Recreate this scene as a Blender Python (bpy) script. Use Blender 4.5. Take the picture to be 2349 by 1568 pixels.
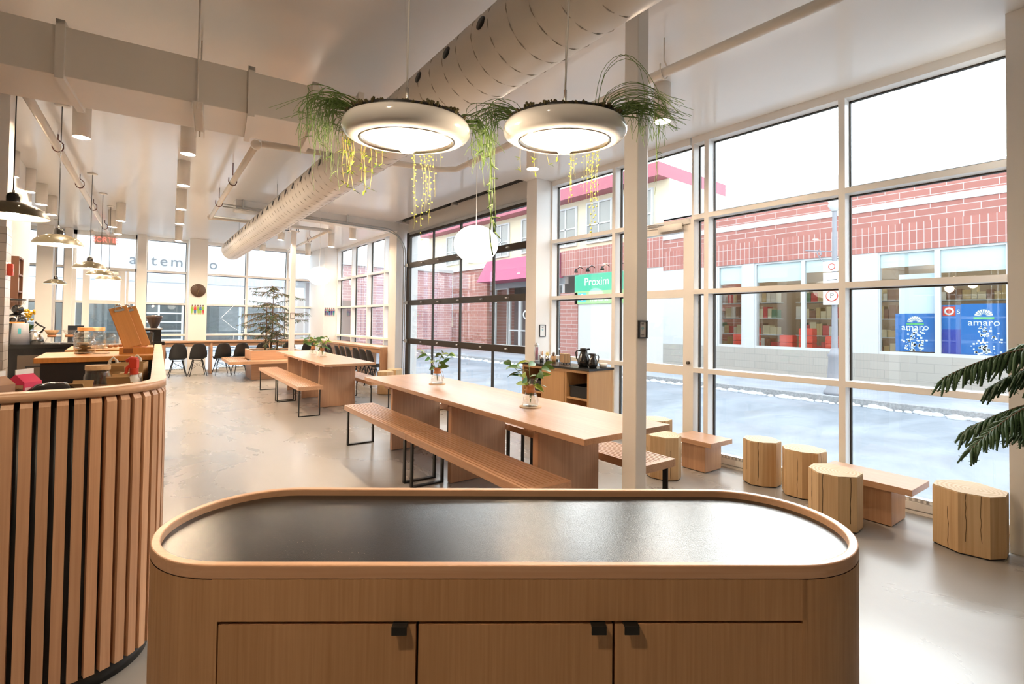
import bpy, bmesh, math, random
from mathutils import Vector, Matrix
R = math.radians
rnd = random.Random(7)
for o in list(bpy.data.objects): bpy.data.objects.remove(o)
S = bpy.context.scene
COL = S.collection

# ------------------------------------------------------------------ camera, sky, sun, exposure
HOR, FPX, CAMH = 738.0, 1130.0, 1.42
YAW, PITCH, ROLL = R(38.5), R(1.2), R(0.68)
cam_d = bpy.data.cameras.new('camera'); cam = bpy.data.objects.new('camera', cam_d); COL.objects.link(cam)
fw = Vector((math.sin(YAW)*math.cos(PITCH), math.cos(YAW)*math.cos(PITCH), math.sin(PITCH)))
rt = fw.cross(Vector((0,0,1))).normalized(); up = rt.cross(fw)
r2 = math.cos(ROLL)*rt + math.sin(ROLL)*up; u2 = -math.sin(ROLL)*rt + math.cos(ROLL)*up
mm = Matrix((r2, u2, -fw)).transposed().to_4x4(); mm.translation = (0,0,CAMH)
cam.matrix_world = mm
cam_d.sensor_width = 36; cam_d.lens = 36*FPX/2349
cam_d.shift_y = -((784-HOR)+FPX*math.tan(PITCH))/2349
cam_d.clip_end = 300; cam_d.clip_start = 0.02
S.camera = cam
w = bpy.data.worlds.new('sky'); S.world = w; w.use_nodes = True
bg = w.node_tree.nodes['Background']; bg.inputs[0].default_value = (0.86,0.93,1.0,1); bg.inputs[1].default_value = 2.0
sun_d = bpy.data.lights.new('sun','SUN'); sun = bpy.data.objects.new('sun', sun_d); COL.objects.link(sun)
sun_d.energy = 4.0; sun_d.angle = R(6); sun_d.color = (1.0,0.86,0.68)
saz, sel = R(58.2), R(13)
sdir = Vector((math.sin(saz)*math.cos(sel), math.cos(saz)*math.cos(sel), math.sin(sel)))
# bright thin cloud round the low sun
nt_ = w.node_tree; tc0 = nt_.nodes.new('ShaderNodeTexCoord'); dt0 = nt_.nodes.new('ShaderNodeVectorMath'); dt0.operation = 'DOT_PRODUCT'; dt0.inputs[1].default_value = sdir
mx0 = nt_.nodes.new('ShaderNodeMath'); mx0.operation = 'MAXIMUM'; mx0.inputs[1].default_value = 0.0
pw0 = nt_.nodes.new('ShaderNodeMath'); pw0.operation = 'POWER'; pw0.inputs[1].default_value = 9.0
ma0 = nt_.nodes.new('ShaderNodeMath'); ma0.operation = 'MULTIPLY_ADD'; ma0.inputs[1].default_value = 9.0; ma0.inputs[2].default_value = 1.7
cr0 = nt_.nodes.new('ShaderNodeMix'); cr0.data_type = 'RGBA'; cr0.inputs[6].default_value = (0.84,0.92,1.0,1); cr0.inputs[7].default_value = (1.0,0.95,0.87,1)
nt_.links.new(tc0.outputs['Generated'], dt0.inputs[0]); nt_.links.new(dt0.outputs['Value'], mx0.inputs[0]); nt_.links.new(mx0.outputs[0], pw0.inputs[0])
nt_.links.new(pw0.outputs[0], ma0.inputs[0]); nt_.links.new(ma0.outputs[0], bg.inputs[1]); nt_.links.new(pw0.outputs[0], cr0.inputs[0]); nt_.links.new(cr0.outputs[2], bg.inputs[0])
sun.rotation_euler = sdir.to_track_quat('Z','Y').to_euler()
S.view_settings.view_transform = 'Standard'; S.view_settings.look = 'None'
S.view_settings.exposure = 1.48; S.view_settings.gamma = 1.0
try: S.view_settings.use_curve_mapping = False
except Exception: pass
cy = S.cycles
cy.use_denoising = True
cy.max_bounces = 9; cy.diffuse_bounces = 5; cy.glossy_bounces = 4; cy.transmission_bounces = 6; cy.transparent_max_bounces = 24
cy.sample_clamp_indirect = 6.0; cy.caustics_reflective = False; cy.caustics_refractive = False
LAMP_WARM = (1.0,0.76,0.52)

# ------------------------------------------------------------------ materials
def newmat(name):
    m = bpy.data.materials.new(name); m.use_nodes = True
    nt = m.node_tree; b = nt.nodes['Principled BSDF']
    return m, nt, b
def mat(name, col, rough=0.5, metal=0.0, spec=0.5, noise=0.0, nscale=8.0, emit=None, estr=0.0, bump=0.0, coat=0.0):
    m, nt, b = newmat(name)
    b.inputs['Base Color'].default_value = (*col,1); b.inputs['Roughness'].default_value = rough
    b.inputs['Metallic'].default_value = metal; b.inputs['Specular IOR Level'].default_value = spec
    if coat: b.inputs['Coat Weight'].default_value = coat
    if noise or bump:
        tc = nt.nodes.new('ShaderNodeTexCoord'); n = nt.nodes.new('ShaderNodeTexNoise'); n.inputs['Scale'].default_value = nscale; n.inputs['Detail'].default_value = 5
        nt.links.new(tc.outputs['Object'], n.inputs['Vector'])
        if noise:
            mx = nt.nodes.new('ShaderNodeMix'); mx.data_type = 'RGBA'
            mx.inputs[6].default_value = (*[c*(1-noise) for c in col],1); mx.inputs[7].default_value = (*[min(1,c*(1+noise)) for c in col],1)
            nt.links.new(n.outputs['Fac'], mx.inputs[0]); nt.links.new(mx.outputs[2], b.inputs['Base Color'])
        if bump:
            bp = nt.nodes.new('ShaderNodeBump'); bp.inputs['Strength'].default_value = bump; bp.inputs['Distance'].default_value = 0.01
            nt.links.new(n.outputs['Fac'], bp.inputs['Height']); nt.links.new(bp.outputs[0], b.inputs['Normal'])
    if emit:
        b.inputs['Emission Color'].default_value = (*emit,1); b.inputs['Emission Strength'].default_value = estr
    return m
def wood(name, lite, dark, axis='y', rough=0.42, fine=1.0, board=6.0):
    m, nt, b = newmat(name)
    N, Lk = nt.nodes, nt.links
    tc = N.new('ShaderNodeTexCoord'); oi = N.new('ShaderNodeObjectInfo')
    off = N.new('ShaderNodeVectorMath'); off.operation = 'ADD'
    sc = N.new('ShaderNodeVectorMath'); sc.operation = 'SCALE'; sc.inputs['Scale'].default_value = 9.0
    cmb = N.new('ShaderNodeCombineXYZ')
    for i in range(3): Lk.new(oi.outputs['Random'], cmb.inputs[i])
    Lk.new(cmb.outputs[0], sc.inputs[0]); Lk.new(tc.outputs['Object'], off.inputs[0]); Lk.new(sc.outputs[0], off.inputs[1])
    mp = N.new('ShaderNodeMapping'); s = [90*fine]*3; s['xyz'.index(axis)] = 2.2*fine; mp.inputs['Scale'].default_value = s
    Lk.new(off.outputs[0], mp.inputs['Vector'])
    n1 = N.new('ShaderNodeTexNoise'); n1.inputs['Scale'].default_value = 1.0; n1.inputs['Detail'].default_value = 6; n1.inputs['Distortion'].default_value = 0.6
    Lk.new(mp.outputs[0], n1.inputs['Vector'])
    mp2 = N.new('ShaderNodeMapping'); s2 = [board]*3; s2['xyz'.index(axis)] = 0.35; mp2.inputs['Scale'].default_value = s2
    Lk.new(off.outputs[0], mp2.inputs['Vector'])
    n2 = N.new('ShaderNodeTexNoise'); n2.inputs['Scale'].default_value = 1.0; n2.inputs['Detail'].default_value = 2
    Lk.new(mp2.outputs[0], n2.inputs['Vector'])
    ad = N.new('ShaderNodeMath'); ad.operation = 'MULTIPLY_ADD'; ad.inputs[1].default_value = 0.45
    Lk.new(n2.outputs['Fac'], ad.inputs[0]); 
    m5 = N.new('ShaderNodeMath'); m5.operation = 'MULTIPLY'; m5.inputs[1].default_value = 0.55
    Lk.new(n1.outputs['Fac'], m5.inputs[0]); Lk.new(m5.outputs[0], ad.inputs[2])
    cr = N.new('ShaderNodeValToRGB'); cr.color_ramp.elements[0].position = 0.34; cr.color_ramp.elements[1].position = 0.62
    cr.color_ramp.elements[0].color = (*dark,1); cr.color_ramp.elements[1].color = (*lite,1)
    Lk.new(ad.outputs[0], cr.inputs[0]); Lk.new(cr.outputs[0], b.inputs['Base Color'])
    b.inputs['Roughness'].default_value = rough
    bp = N.new('ShaderNodeBump'); bp.inputs['Strength'].default_value = 0.08; bp.inputs['Distance'].default_value = 0.003
    Lk.new(n1.outputs['Fac'], bp.inputs['Height']); Lk.new(bp.outputs[0], b.inputs['Normal'])
    return m
def thin_glass(name, tint=(0.96,0.985,0.99), refl=1.0, rough=0.0):
    m = bpy.data.materials.new(name); m.use_nodes = True; nt = m.node_tree; nt.nodes.clear()
    out = nt.nodes.new('ShaderNodeOutputMaterial'); tr = nt.nodes.new('ShaderNodeBsdfTransparent'); gl = nt.nodes.new('ShaderNodeBsdfGlossy')
    tr.inputs[0].default_value = (*tint,1); gl.inputs['Roughness'].default_value = rough; gl.inputs[0].default_value = (1,1,1,1)
    fr = nt.nodes.new('ShaderNodeFresnel'); ge = nt.nodes.new('ShaderNodeNewGeometry'); mr = nt.nodes.new('ShaderNodeMapRange')
    mr.inputs[3].default_value = 1.45; mr.inputs[4].default_value = 1/1.45      # same reflectance on entry and exit of the thin pane
    nt.links.new(ge.outputs['Backfacing'], mr.inputs[0]); nt.links.new(mr.outputs[0], fr.inputs[0])
    ml = nt.nodes.new('ShaderNodeMath'); ml.operation = 'MULTIPLY'; ml.inputs[1].default_value = refl
    mx = nt.nodes.new('ShaderNodeMixShader')
    nt.links.new(fr.outputs[0], ml.inputs[0]); nt.links.new(ml.outputs[0], mx.inputs[0])
    nt.links.new(tr.outputs[0], mx.inputs[1]); nt.links.new(gl.outputs[0], mx.inputs[2]); nt.links.new(mx.outputs[0], out.inputs[0])
    return m
def brick(name, c1, c2, mortar, axes, scale=1.0, bw=0.45, rh=0.14, ms=0.016, rough=0.85, offset=0.5):
    m, nt, b = newmat(name); N, Lk = nt.nodes, nt.links
    tc = N.new('ShaderNodeTexCoord'); sp = N.new('ShaderNodeSeparateXYZ'); cb = N.new('ShaderNodeCombineXYZ')
    Lk.new(tc.outputs['Object'], sp.inputs[0])
    for i, a in enumerate(axes): Lk.new(sp.outputs['XYZ'.index(a)], cb.inputs[i])
    bt = N.new('ShaderNodeTexBrick'); bt.offset = offset; bt.inputs['Scale'].default_value = scale
    bt.inputs['Color1'].default_value = (*c1,1); bt.inputs['Color2'].default_value = (*c2,1); bt.inputs['Mortar'].default_value = (*mortar,1)
    bt.inputs['Brick Width'].default_value = bw; bt.inputs['Row Height'].default_value = rh; bt.inputs['Mortar Size'].default_value = ms
    Lk.new(cb.outputs[0], bt.inputs['Vector']); Lk.new(bt.outputs['Color'], b.inputs['Base Color']); b.inputs['Roughness'].default_value = rough
    return m
def mixnoise(name, c1, c2, scale, rough=(0.3,0.5), stretch=(1,1,1), spec=0.5, lo=0.35, hi=0.65, bump=0.0):
    m, nt, b = newmat(name); N, Lk = nt.nodes, nt.links
    tc = N.new('ShaderNodeTexCoord'); mp = N.new('ShaderNodeMapping'); mp.inputs['Scale'].default_value = stretch
    Lk.new(tc.outputs['Object'], mp.inputs[0])
    a = N.new('ShaderNodeTexNoise'); a.inputs['Scale'].default_value = scale; a.inputs['Detail'].default_value = 8; a.inputs['Roughness'].default_value = 0.62; a.inputs['Distortion'].default_value = 0.5
    Lk.new(mp.outputs[0], a.inputs['Vector'])
    cr = N.new('ShaderNodeValToRGB'); cr.color_ramp.elements[0].position = lo; cr.color_ramp.elements[1].position = hi
    cr.color_ramp.elements[0].color = (*c1,1); cr.color_ramp.elements[1].color = (*c2,1)
    Lk.new(a.outputs['Fac'], cr.inputs[0]); Lk.new(cr.outputs[0], b.inputs['Base Color'])
    mr = N.new('ShaderNodeMapRange'); mr.inputs[3].default_value = rough[0]; mr.inputs[4].default_value = rough[1]
    Lk.new(a.outputs['Fac'], mr.inputs[0]); Lk.new(mr.outputs[0], b.inputs['Roughness'])
    b.inputs['Specular IOR Level'].default_value = spec
    if bump:
        bp = N.new('ShaderNodeBump'); bp.inputs['Strength'].default_value = bump; bp.inputs['Distance'].default_value = 0.01
        Lk.new(a.outputs['Fac'], bp.inputs['Height']); Lk.new(bp.outputs[0], b.inputs['Normal'])
    return m

FIR_L, FIR_D = (0.58,0.345,0.205), (0.44,0.24,0.135)
W_X = wood('fir_grain_x', FIR_L, FIR_D, 'x'); W_Y = wood('fir_grain_y', FIR_L, FIR_D, 'y', rough=0.32); W_Z = wood('fir_grain_z', FIR_L, FIR_D, 'z')
W_ISL = wood('fir_veneer', (0.52,0.30,0.15), (0.41,0.22,0.10), 'z', rough=0.5, fine=1.6, board=5)
W_RIM = wood('fir_rim', (0.64,0.40,0.25), (0.54,0.31,0.18), 'x', rough=0.35)
W_STUMP = wood('log_side', (0.66,0.46,0.25), (0.50,0.31,0.15), 'z', rough=0.6, fine=0.8, board=9)
W_CAB = wood('cabinet_veneer', (0.56,0.33,0.15), (0.47,0.26,0.11), 'z', rough=0.5)
ORANGE_W = wood('orange_board', (0.75,0.33,0.08), (0.66,0.27,0.06), 'z', rough=0.4)
M_WHITE = mat('white_paint', (0.80,0.79,0.77), 0.45)
M_FRAME = mat('window_frame_paint', (0.80,0.78,0.75), 0.35)
M_CEIL = mat('ceiling_gloss_paint', (0.80,0.79,0.78), 0.16, spec=0.5, noise=0.03, nscale=1.2, bump=0.0)
M_DUCT = mat('duct_paint', (0.78,0.74,0.68), 0.38, noise=0.02, nscale=3)
M_CYL = mat('fixture_paint', (0.80,0.76,0.70), 0.4)
M_SEAM = mat('duct_seam', (0.45,0.40,0.34), 0.5)
M_BLACK = mat('black_plastic', (0.012,0.012,0.013), 0.42)
M_BLACKG = mat('black_gloss', (0.012,0.011,0.011), 0.12, coat=0.5)
M_BLKMETAL = mat('black_steel', (0.03,0.029,0.027), 0.45, metal=0.6)
M_BRONZE = mat('dark_bronze', (0.055,0.045,0.036), 0.4, metal=0.7, noise=0.1)
M_STEEL = mat('steel', (0.62,0.61,0.59), 0.25, metal=1.0)
M_GALV = mat('galvanised', (0.48,0.49,0.48), 0.38, metal=0.9)
M_RUST = mat('brown_clamp', (0.13,0.035,0.02), 0.5, metal=0.3)
M_GLASS = thin_glass('window_glass'); M_JAR = thin_glass('jar_glass', (0.95,0.965,0.96), 1.6); M_WATER = thin_glass('water', (0.93,0.95,0.94), 1.0)
M_SLATE = None
def slate():
    m, nt, b = newmat('black_worktop'); N, Lk = nt.nodes, nt.links
    tc = N.new('ShaderNodeTexCoord')
    n = N.new('ShaderNodeTexNoise'); n.inputs['Scale'].default_value = 420; n.inputs['Detail'].default_value = 2
    n2 = N.new('ShaderNodeTexNoise'); n2.inputs['Scale'].default_value = 9; n2.inputs['Detail'].default_value = 6
    Lk.new(tc.outputs['Object'], n.inputs[0]); Lk.new(tc.outputs['Object'], n2.inputs[0])
    b.inputs['Base Color'].default_value = (0.011,0.0105,0.010,1)
    mr = N.new('ShaderNodeMapRange'); mr.inputs[3].default_value = 0.10; mr.inputs[4].default_value = 0.24; Lk.new(n2.outputs['Fac'], mr.inputs[0]); Lk.new(mr.outputs[0], b.inputs['Roughness'])
    bp = N.new('ShaderNodeBump'); bp.inputs['Strength'].default_value = 0.30; bp.inputs['Distance'].default_value = 0.0012
    Lk.new(n.outputs['Fac'], bp.inputs['Height']); Lk.new(bp.outputs[0], b.inputs['Normal'])
    b.inputs['Specular IOR Level'].default_value = 0.42
    return m
M_SLATE = slate()
M_FLOOR = mixnoise('polished_concrete', (0.27,0.25,0.225), (0.335,0.315,0.29), 1.1, (0.20,0.36), (1,0.6,1), spec=0.55, lo=0.25, hi=0.75)
M_LEAF = mat('leaf_green', (0.075,0.19,0.04), 0.4, noise=0.45, nscale=14); M_LEAF2 = mat('leaf_lime', (0.30,0.40,0.05), 0.45, noise=0.3, nscale=20)
M_VINE = mat('vine_green', (0.13,0.22,0.05), 0.5, noise=0.3, nscale=10); M_PEARL = mat('pearl_yellowgreen', (0.36,0.36,0.07), 0.4, noise=0.35, nscale=18)
M_MOSS = mat('moss_brown', (0.085,0.07,0.025), 0.9, noise=0.6, nscale=60)
M_PINE = mat('pine_green', (0.035,0.085,0.03), 0.55, noise=0.4, nscale=20); M_PINEB = mat('pine_dry', (0.15,0.11,0.055), 0.7, noise=0.4, nscale=12)
M_BARK = mat('bark', (0.12,0.07,0.04), 0.9, noise=0.4, nscale=40)
M_SOIL = mat('soil', (0.05,0.035,0.02), 0.95, noise=0.5, nscale=50)
M_CORK = mat('cork', (0.52,0.31,0.15), 0.7, noise=0.25, nscale=90); M_LEATHER = mat('leather_collar', (0.50,0.22,0.09), 0.5, noise=0.1)
M_CARD = mat('cardboard', (0.46,0.29,0.13), 0.8, noise=0.06, nscale=20); M_PAPER = mat('paper_white', (0.82,0.82,0.80), 0.6)
M_RED = mat('red_plastic', (0.62,0.06,0.03), 0.35); M_PINK = mat('pink_print', (0.72,0.05,0.13), 0.45); M_BAG = mat('plastic_bag', (0.74,0.68,0.58), 0.35)
def emis(name, col, s): return mat(name, (0.9,0.9,0.9), 0.5, emit=col, estr=s)
E_LENS = emis('downlight_lens', LAMP_WARM, 380.0); E_BULB = emis('dome_lamp_bulb', LAMP_WARM, 30.0); E_BULB2 = emis('planter_lamp_bulb', LAMP_WARM, 11.0); E_DOT = emis('vent_dot', LAMP_WARM, 1.2)
E_GLOBE = emis('globe_glow', (1.0,0.93,0.82), 1.6); E_SIGN = emis('sign_red_glow', (1.0,0.03,0.02), 0.5)

# ------------------------------------------------------------------ mesh builder
class MB:
    def __init__(s): s.bm = bmesh.new(); s.mats = []; s.cur = 0; s.smooth = False
    def use(s, m):
        if m not in s.mats: s.mats.append(m)
        s.cur = s.mats.index(m); return s
    def _f(s, vs, sm=None):
        try:
            f = s.bm.faces.new(vs); f.material_index = s.cur; f.smooth = s.smooth if sm is None else sm; return f
        except ValueError: return None
    def box(s, x0,x1,y0,y1,z0,z1, M=None):
        v = [Vector((x,y,z)) for z in (z0,z1) for y in (y0,y1) for x in (x0,x1)]
        if M is not None: v = [M @ p for p in v]
        b = [s.bm.verts.new(p) for p in v]
        for q in ((0,2,3,1),(4,5,7,6),(0,1,5,4),(2,6,7,3),(0,4,6,2),(1,3,7,5)): s._f([b[i] for i in q], False)
        return s
    def prism(s, pts, z0, z1, M=None, sm=False):
        a = [Vector((x,y,z0)) for x,y in pts]; c = [Vector((x,y,z1)) for x,y in pts]
        if M is not None: a = [M@p for p in a]; c = [M@p for p in c]
        a = [s.bm.verts.new(p) for p in a]; c = [s.bm.verts.new(p) for p in c]; n = len(a)
        for i in range(n): s._f([a[i],a[(i+1)%n],c[(i+1)%n],c[i]], sm)
        s._f(a[::-1], False); s._f(c, False); return s
    def ring(s, outer, inner, z0, z1, sm=False):
        n = len(outer); V = lambda p,z: s.bm.verts.new((p[0],p[1],z))
        o0=[V(p,z0) for p in outer]; o1=[V(p,z1) for p in outer]; i0=[V(p,z0) for p in inner]; i1=[V(p,z1) for p in inner]
        for i in range(n):
            j=(i+1)%n
            s._f([o0[i],o0[j],o1[j],o1[i]],sm); s._f([i0[j],i0[i],i1[i],i1[j]],sm)
            s._f([o1[i],o1[j],i1[j],i1[i]],False); s._f([o0[j],o0[i],i0[i],i0[j]],False)
        return s
    def tube(s, pts, r, n=8, caps=True, sm=True):
        pts = [Vector(p) for p in pts]; rs = r if isinstance(r,(list,tuple)) else [r]*len(pts); rings = []
        prev = None
        for i,p in enumerate(pts):
            d = (pts[min(i+1,len(pts)-1)]-pts[max(i-1,0)])
            if d.length < 1e-9: d = Vector((0,0,1))
            d.normalize()
            if prev is None:
                a = Vector((0,0,1)) if abs(d.z) < 0.9 else Vector((1,0,0)); x = d.cross(a).normalized()
            else:
                x = prev - d*prev.dot(d)
                x = x.normalized() if x.length > 1e-6 else d.cross(Vector((1,0,0.3))).normalized()
            prev = x; y = d.cross(x)
            rings.append([s.bm.verts.new(p + rs[i]*(x*math.cos(2*math.pi*k/n)+y*math.sin(2*math.pi*k/n))) for k in range(n)])
        for i in range(len(rings)-1):
            for k in range(n): s._f([rings[i][k],rings[i][(k+1)%n],rings[i+1][(k+1)%n],rings[i+1][k]], sm)
        if caps: s._f(rings[0][::-1], False); s._f(rings[-1], False)
        return s
    def lathe(s, prof, n=32, c=(0,0,0), M=None, sm=True, sx=1.0, sy=1.0):
        rings = []
        for (r,z) in prof:
            ps = [Vector((c[0]+r*sx*math.cos(2*math.pi*k/n), c[1]+r*sy*math.sin(2*math.pi*k/n), c[2]+z)) for k in range(n)] if r > 1e-6 else [Vector((c[0],c[1],c[2]+z))]
            if M is not None: ps = [M@p for p in ps]
            rings.append([s.bm.verts.new(p) for p in ps])
        for a,b in zip(rings, rings[1:]):
            if len(a)==1 and len(b)==1: continue
            for k in range(n):
                j=(k+1)%n
                if len(a)==1: s._f([a[0],b[j],b[k]],sm)
                elif len(b)==1: s._f([a[k],a[j],b[0]],sm)
                else: s._f([a[k],a[j],b[j],b[k]],sm)
        return s
    def cyl(s, c, r, h, n=24, M=None, sm=True):
        return s.lathe([(0,0),(r,0),(r,0),(r,h),(r,h),(0,h)], n, c, M, sm)
    def ball(s, c, r, n=12, sz=1.0):
        k = max(4,n//2); return s.lathe([(r*math.sin(math.pi*i/k), -r*sz*math.cos(math.pi*i/k)) for i in range(k+1)], n, c)
    def leaf(s, p, d, up_, L, Wd, droop=0.2, seg=5):
        d = Vector(d).normalized(); sd = d.cross(Vector(up_)); sd = sd.normalized() if sd.length>1e-4 else Vector((1,0,0)); nn = sd.cross(d)
        rows=[]
        for i in range(seg+1):
            t=i/seg; wv=Wd*math.sin(math.pi*min(1,t*0.96+0.02))**0.8*(1-0.25*t)
            cpt=Vector(p)+d*L*t-Vector((0,0,1))*droop*L*t*t
            rows.append([s.bm.verts.new(cpt-sd*wv/2+nn*wv*0.18), s.bm.verts.new(cpt), s.bm.verts.new(cpt+sd*wv/2+nn*wv*0.18)])
        for a,b in zip(rows,rows[1:]):
            s._f([a[0],a[1],b[1],b[0]],True); s._f([a[1],a[2],b[2],b[1]],True)
        return s
    def build(s, name, m=None, parent=None, bevel=0.0, weld=False):
        me = bpy.data.meshes.new(name)
        if weld: bmesh.ops.remove_doubles(s.bm, verts=s.bm.verts, dist=1e-5)
        bmesh.ops.recalc_face_normals(s.bm, faces=s.bm.faces)
        s.bm.to_mesh(me); s.bm.free()
        for q in (s.mats if s.mats else [m]): me.materials.append(q)
        o = bpy.data.objects.new(name, me); COL.objects.link(o)
        if parent is not None: o.parent = parent
        if bevel:
            b = o.modifiers.new('bevel','BEVEL'); b.width = bevel; b.segments = 2; b.limit_method = 'ANGLE'; b.angle_limit = R(50)
        return o
def tag(o, label, cat, group=None, kind=None):
    o['label'] = label; o['category'] = cat
    if group: o['group'] = group
    if kind: o['kind'] = kind
    return o
def thing(name, label, cat, loc=(0,0,0), rz=0.0, group=None):
    o = bpy.data.objects.new(name, None); COL.objects.link(o); o.location = loc; o.rotation_euler = (0,0,rz); o.empty_display_size = 0.1
    return tag(o, label, cat, group)
def struct(o):
    o['kind'] = 'structure'; return o
def copy_tree(o, parent=None):
    c = o.copy(); COL.objects.link(c)
    if parent is not None: c.parent = parent
    for ch in list(o.children): copy_tree(ch, c)
    return c
def dup(o, loc, rz, label, group=None):
    c = copy_tree(o); c.location = loc; c.rotation_euler = (0,0,rz); c['label'] = label
    if group: c['group'] = group
    return c
def text(name, body, size, m, parent=None, loc=(0,0,0), rot=(0,0,0), ext=0.002, align='CENTER', sx=1.0):
    cu = bpy.data.curves.new(name, 'FONT'); cu.body = body; cu.size = size; cu.extrude = ext; cu.align_x = align; cu.align_y = 'CENTER'
    cu.materials.append(m); o = bpy.data.objects.new(name, cu); COL.objects.link(o)
    bpy.context.view_layer.update(); me = bpy.data.meshes.new_from_object(o.evaluated_get(bpy.context.evaluated_depsgraph_get()))
    bpy.data.objects.remove(o); bpy.data.curves.remove(cu); o = bpy.data.objects.new(name, me); COL.objects.link(o)
    o.location = loc; o.rotation_euler = rot; o.scale = (sx,1,1)
    if parent is not None: o.parent = parent
    return o
FACE_NY = (R(90),0,0)            # lettering read while looking towards +Y
FACE_NX = (R(90),0,R(-90))       # lettering read while looking towards +X
ORD = ['first','second','third','fourth','fifth','sixth','seventh','eighth','ninth','tenth','eleventh','twelfth']
FR = -R(2.8)                     # the long furniture stands slightly askew to the facade
CZ = 3.45                        # ceiling height

# ------------------------------------------------------------------ the room
struct(MB().box(-7,5.0,-4.2,15.5,-0.12,0).build('floor', M_FLOOR))
c = MB()
c.box(-7,4.40,-4.2,15.5,CZ,CZ+0.1); c.box(4.40,5.0,-4.2,5.42,CZ,CZ+0.1); c.box(4.40,5.0,9.45,15.5,CZ,CZ+0.1)
struct(c.build('ceiling', M_CEIL)); c = MB(); c.box(4.38,4.40,5.42,9.45,CZ+0.1,3.9); c.box(4.38,5.0,5.40,5.42,CZ+0.1,3.9); c.box(4.38,5.0,9.45,9.47,CZ+0.1,3.9); c.box(4.38,5.0,5.40,9.47,3.9,3.95)
struct(c.build('ceiling', M_CEIL))
struct(MB().box(-7.1,-7,-4.2,15.5,0,CZ).build('wall_left', M_WHITE))
struct(MB().box(-7.1,5.0,-4.3,-4.2,0,CZ).build('wall_front', M_WHITE))
struct(MB().box(4.44,5.0,-4.2,0.49,0,CZ).build('wall_right', M_FRAME))
struct(MB().box(-7.0,-1.95,15.25,15.5,0,CZ).build('wall_back', M_WHITE))
struct(MB().box(4.72,4.98,5.41,9.48,3.24,CZ+0.45).build('wall_header', M_FRAME))
beam = MB().box(1.5,4.48,9.47,9.72,3.27,CZ).build('ceiling_beam', M_FRAME); struct(beam)
# structural columns
def column(x0,x1,y0,y1,z0=0,z1=CZ,m=M_FRAME): return struct(MB().box(x0,x1,y0,y1,z0,z1).build('column', m, bevel=0.004))
column(4.55,4.98,5.19,5.41); column(4.48,4.98,9.52,9.88); column(4.47,4.98,14.1,15.5)
column(-1.47,-1.196,14.95,15.5); column(-1.018,-0.883,15.1,15.5); column(0.295,0.478,15.0,15.5); column(1.352,1.749,14.85,15.5)
def steel_post(x, y, s=0.1):
    o = struct(MB().box(x-s/2,x+s/2,y-s/2,y+s/2,0,CZ-0.10).build('column', M_FRAME, bevel=0.006))
    p = MB().box(x-0.10,x+0.10,y-0.10,y+0.10,CZ-0.10,CZ-0.085)
    p.build('cap_plate', M_FRAME, o)
    q = MB()
    for i in (-1,1):
        for j in (-1,1): q.cyl((x+i*0.08,y+j*0.08,CZ-0.108),0.007,0.106,8)
    q.build('anchor_bolt', M_BLKMETAL, o)
    MB().tube([(x-0.09,y+0.02,CZ-0.07),(x-0.16,y+0.05,CZ-0.075),(x-0.21,y+0.02,CZ-0.06),(x-0.22,y+0.04,CZ-0.01)],0.008,8).build('conduit', M_BLKMETAL, o)
    return o
steel_post(2.38,1.825); steel_post(2.96,11.5)

# facade glazing: bays run along Y in the plane x = X, or along X in the plane y = Y
WN = [0]
def bay(axis, a0, a1, P, zs, z0=0.06, z1=CZ, wd=0.05, dp=0.15, ends=(1,1), out=1):
    """one glazed bay: zs are the centres of the transoms"""
    WN[0] += 1; f = MB()
    def bx(a,b,d0,d1,za,zb,mb):
        if axis == 'x': mb.box(P+min(d0*out,d1*out),P+max(d0*out,d1*out),a,b,za,zb)
        else: mb.box(a,b,P+d0,P+d1,za,zb)
    if ends[0]: bx(a0,a0+wd/2,0,dp,0,z1,f)
    if ends[1]: bx(a1-wd/2,a1,0,dp,0,z1,f)
    b0, b1 = a0+wd/2, a1-wd/2
    bx(b0,b1,0,dp,z0-0.06,z0,f); bx(b0,b1,0,dp,z1-0.075,z1,f)
    for z in zs: bx(b0,b1,0,dp,z-wd/2,z+wd/2,f)
    o = struct(f.build('window_%d'%WN[0], M_FRAME))
    lv = [z0]+[v for z in zs for v in (z-wd/2,z+wd/2)]+[z1-0.075]
    for i in range(0,len(lv),2):
        g = MB(); bx(b0,b1,dp-0.035,dp-0.025,lv[i],lv[i+1],g); g.build('pane', M_GLASS, o)
        k = MB(); gk = 0.012
        bx(b0,b0+gk,dp-0.045,dp-0.015,lv[i],lv[i+1],k); bx(b1-gk,b1,dp-0.045,dp-0.015,lv[i],lv[i+1],k); bx(b0,b1,dp-0.045,dp-0.015,lv[i+1]-gk,lv[i+1],k)
        k.build('gasket', M_BRONZE, o)
    return o
TR = (0.925,1.768,2.575)
for a0,a1 in ((0.50,1.54),(1.54,2.79),(2.79,2.96),(3.84,4.04),(4.04,5.19)): bay('x',a0,a1,4.83,TR)
bay('x',2.96,3.84,4.83,(),z0=2.575,ends=(0,0))
TRF = (0.99,1.775,2.57)
for a0,a1 in ((9.88,10.9),(10.9,11.92),(11.92,12.98),(12.98,14.1)): bay('x',a0,a1,4.83,TRF)
TRB = (0.985,1.78,2.59)
for a0,a1 in ((-1.95,-1.47),(-1.196,-1.018),(0.478,1.352),(1.749,2.742),(2.742,3.80),(3.80,4.99)): bay('y',a0,a1,15.3,TRB)
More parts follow.
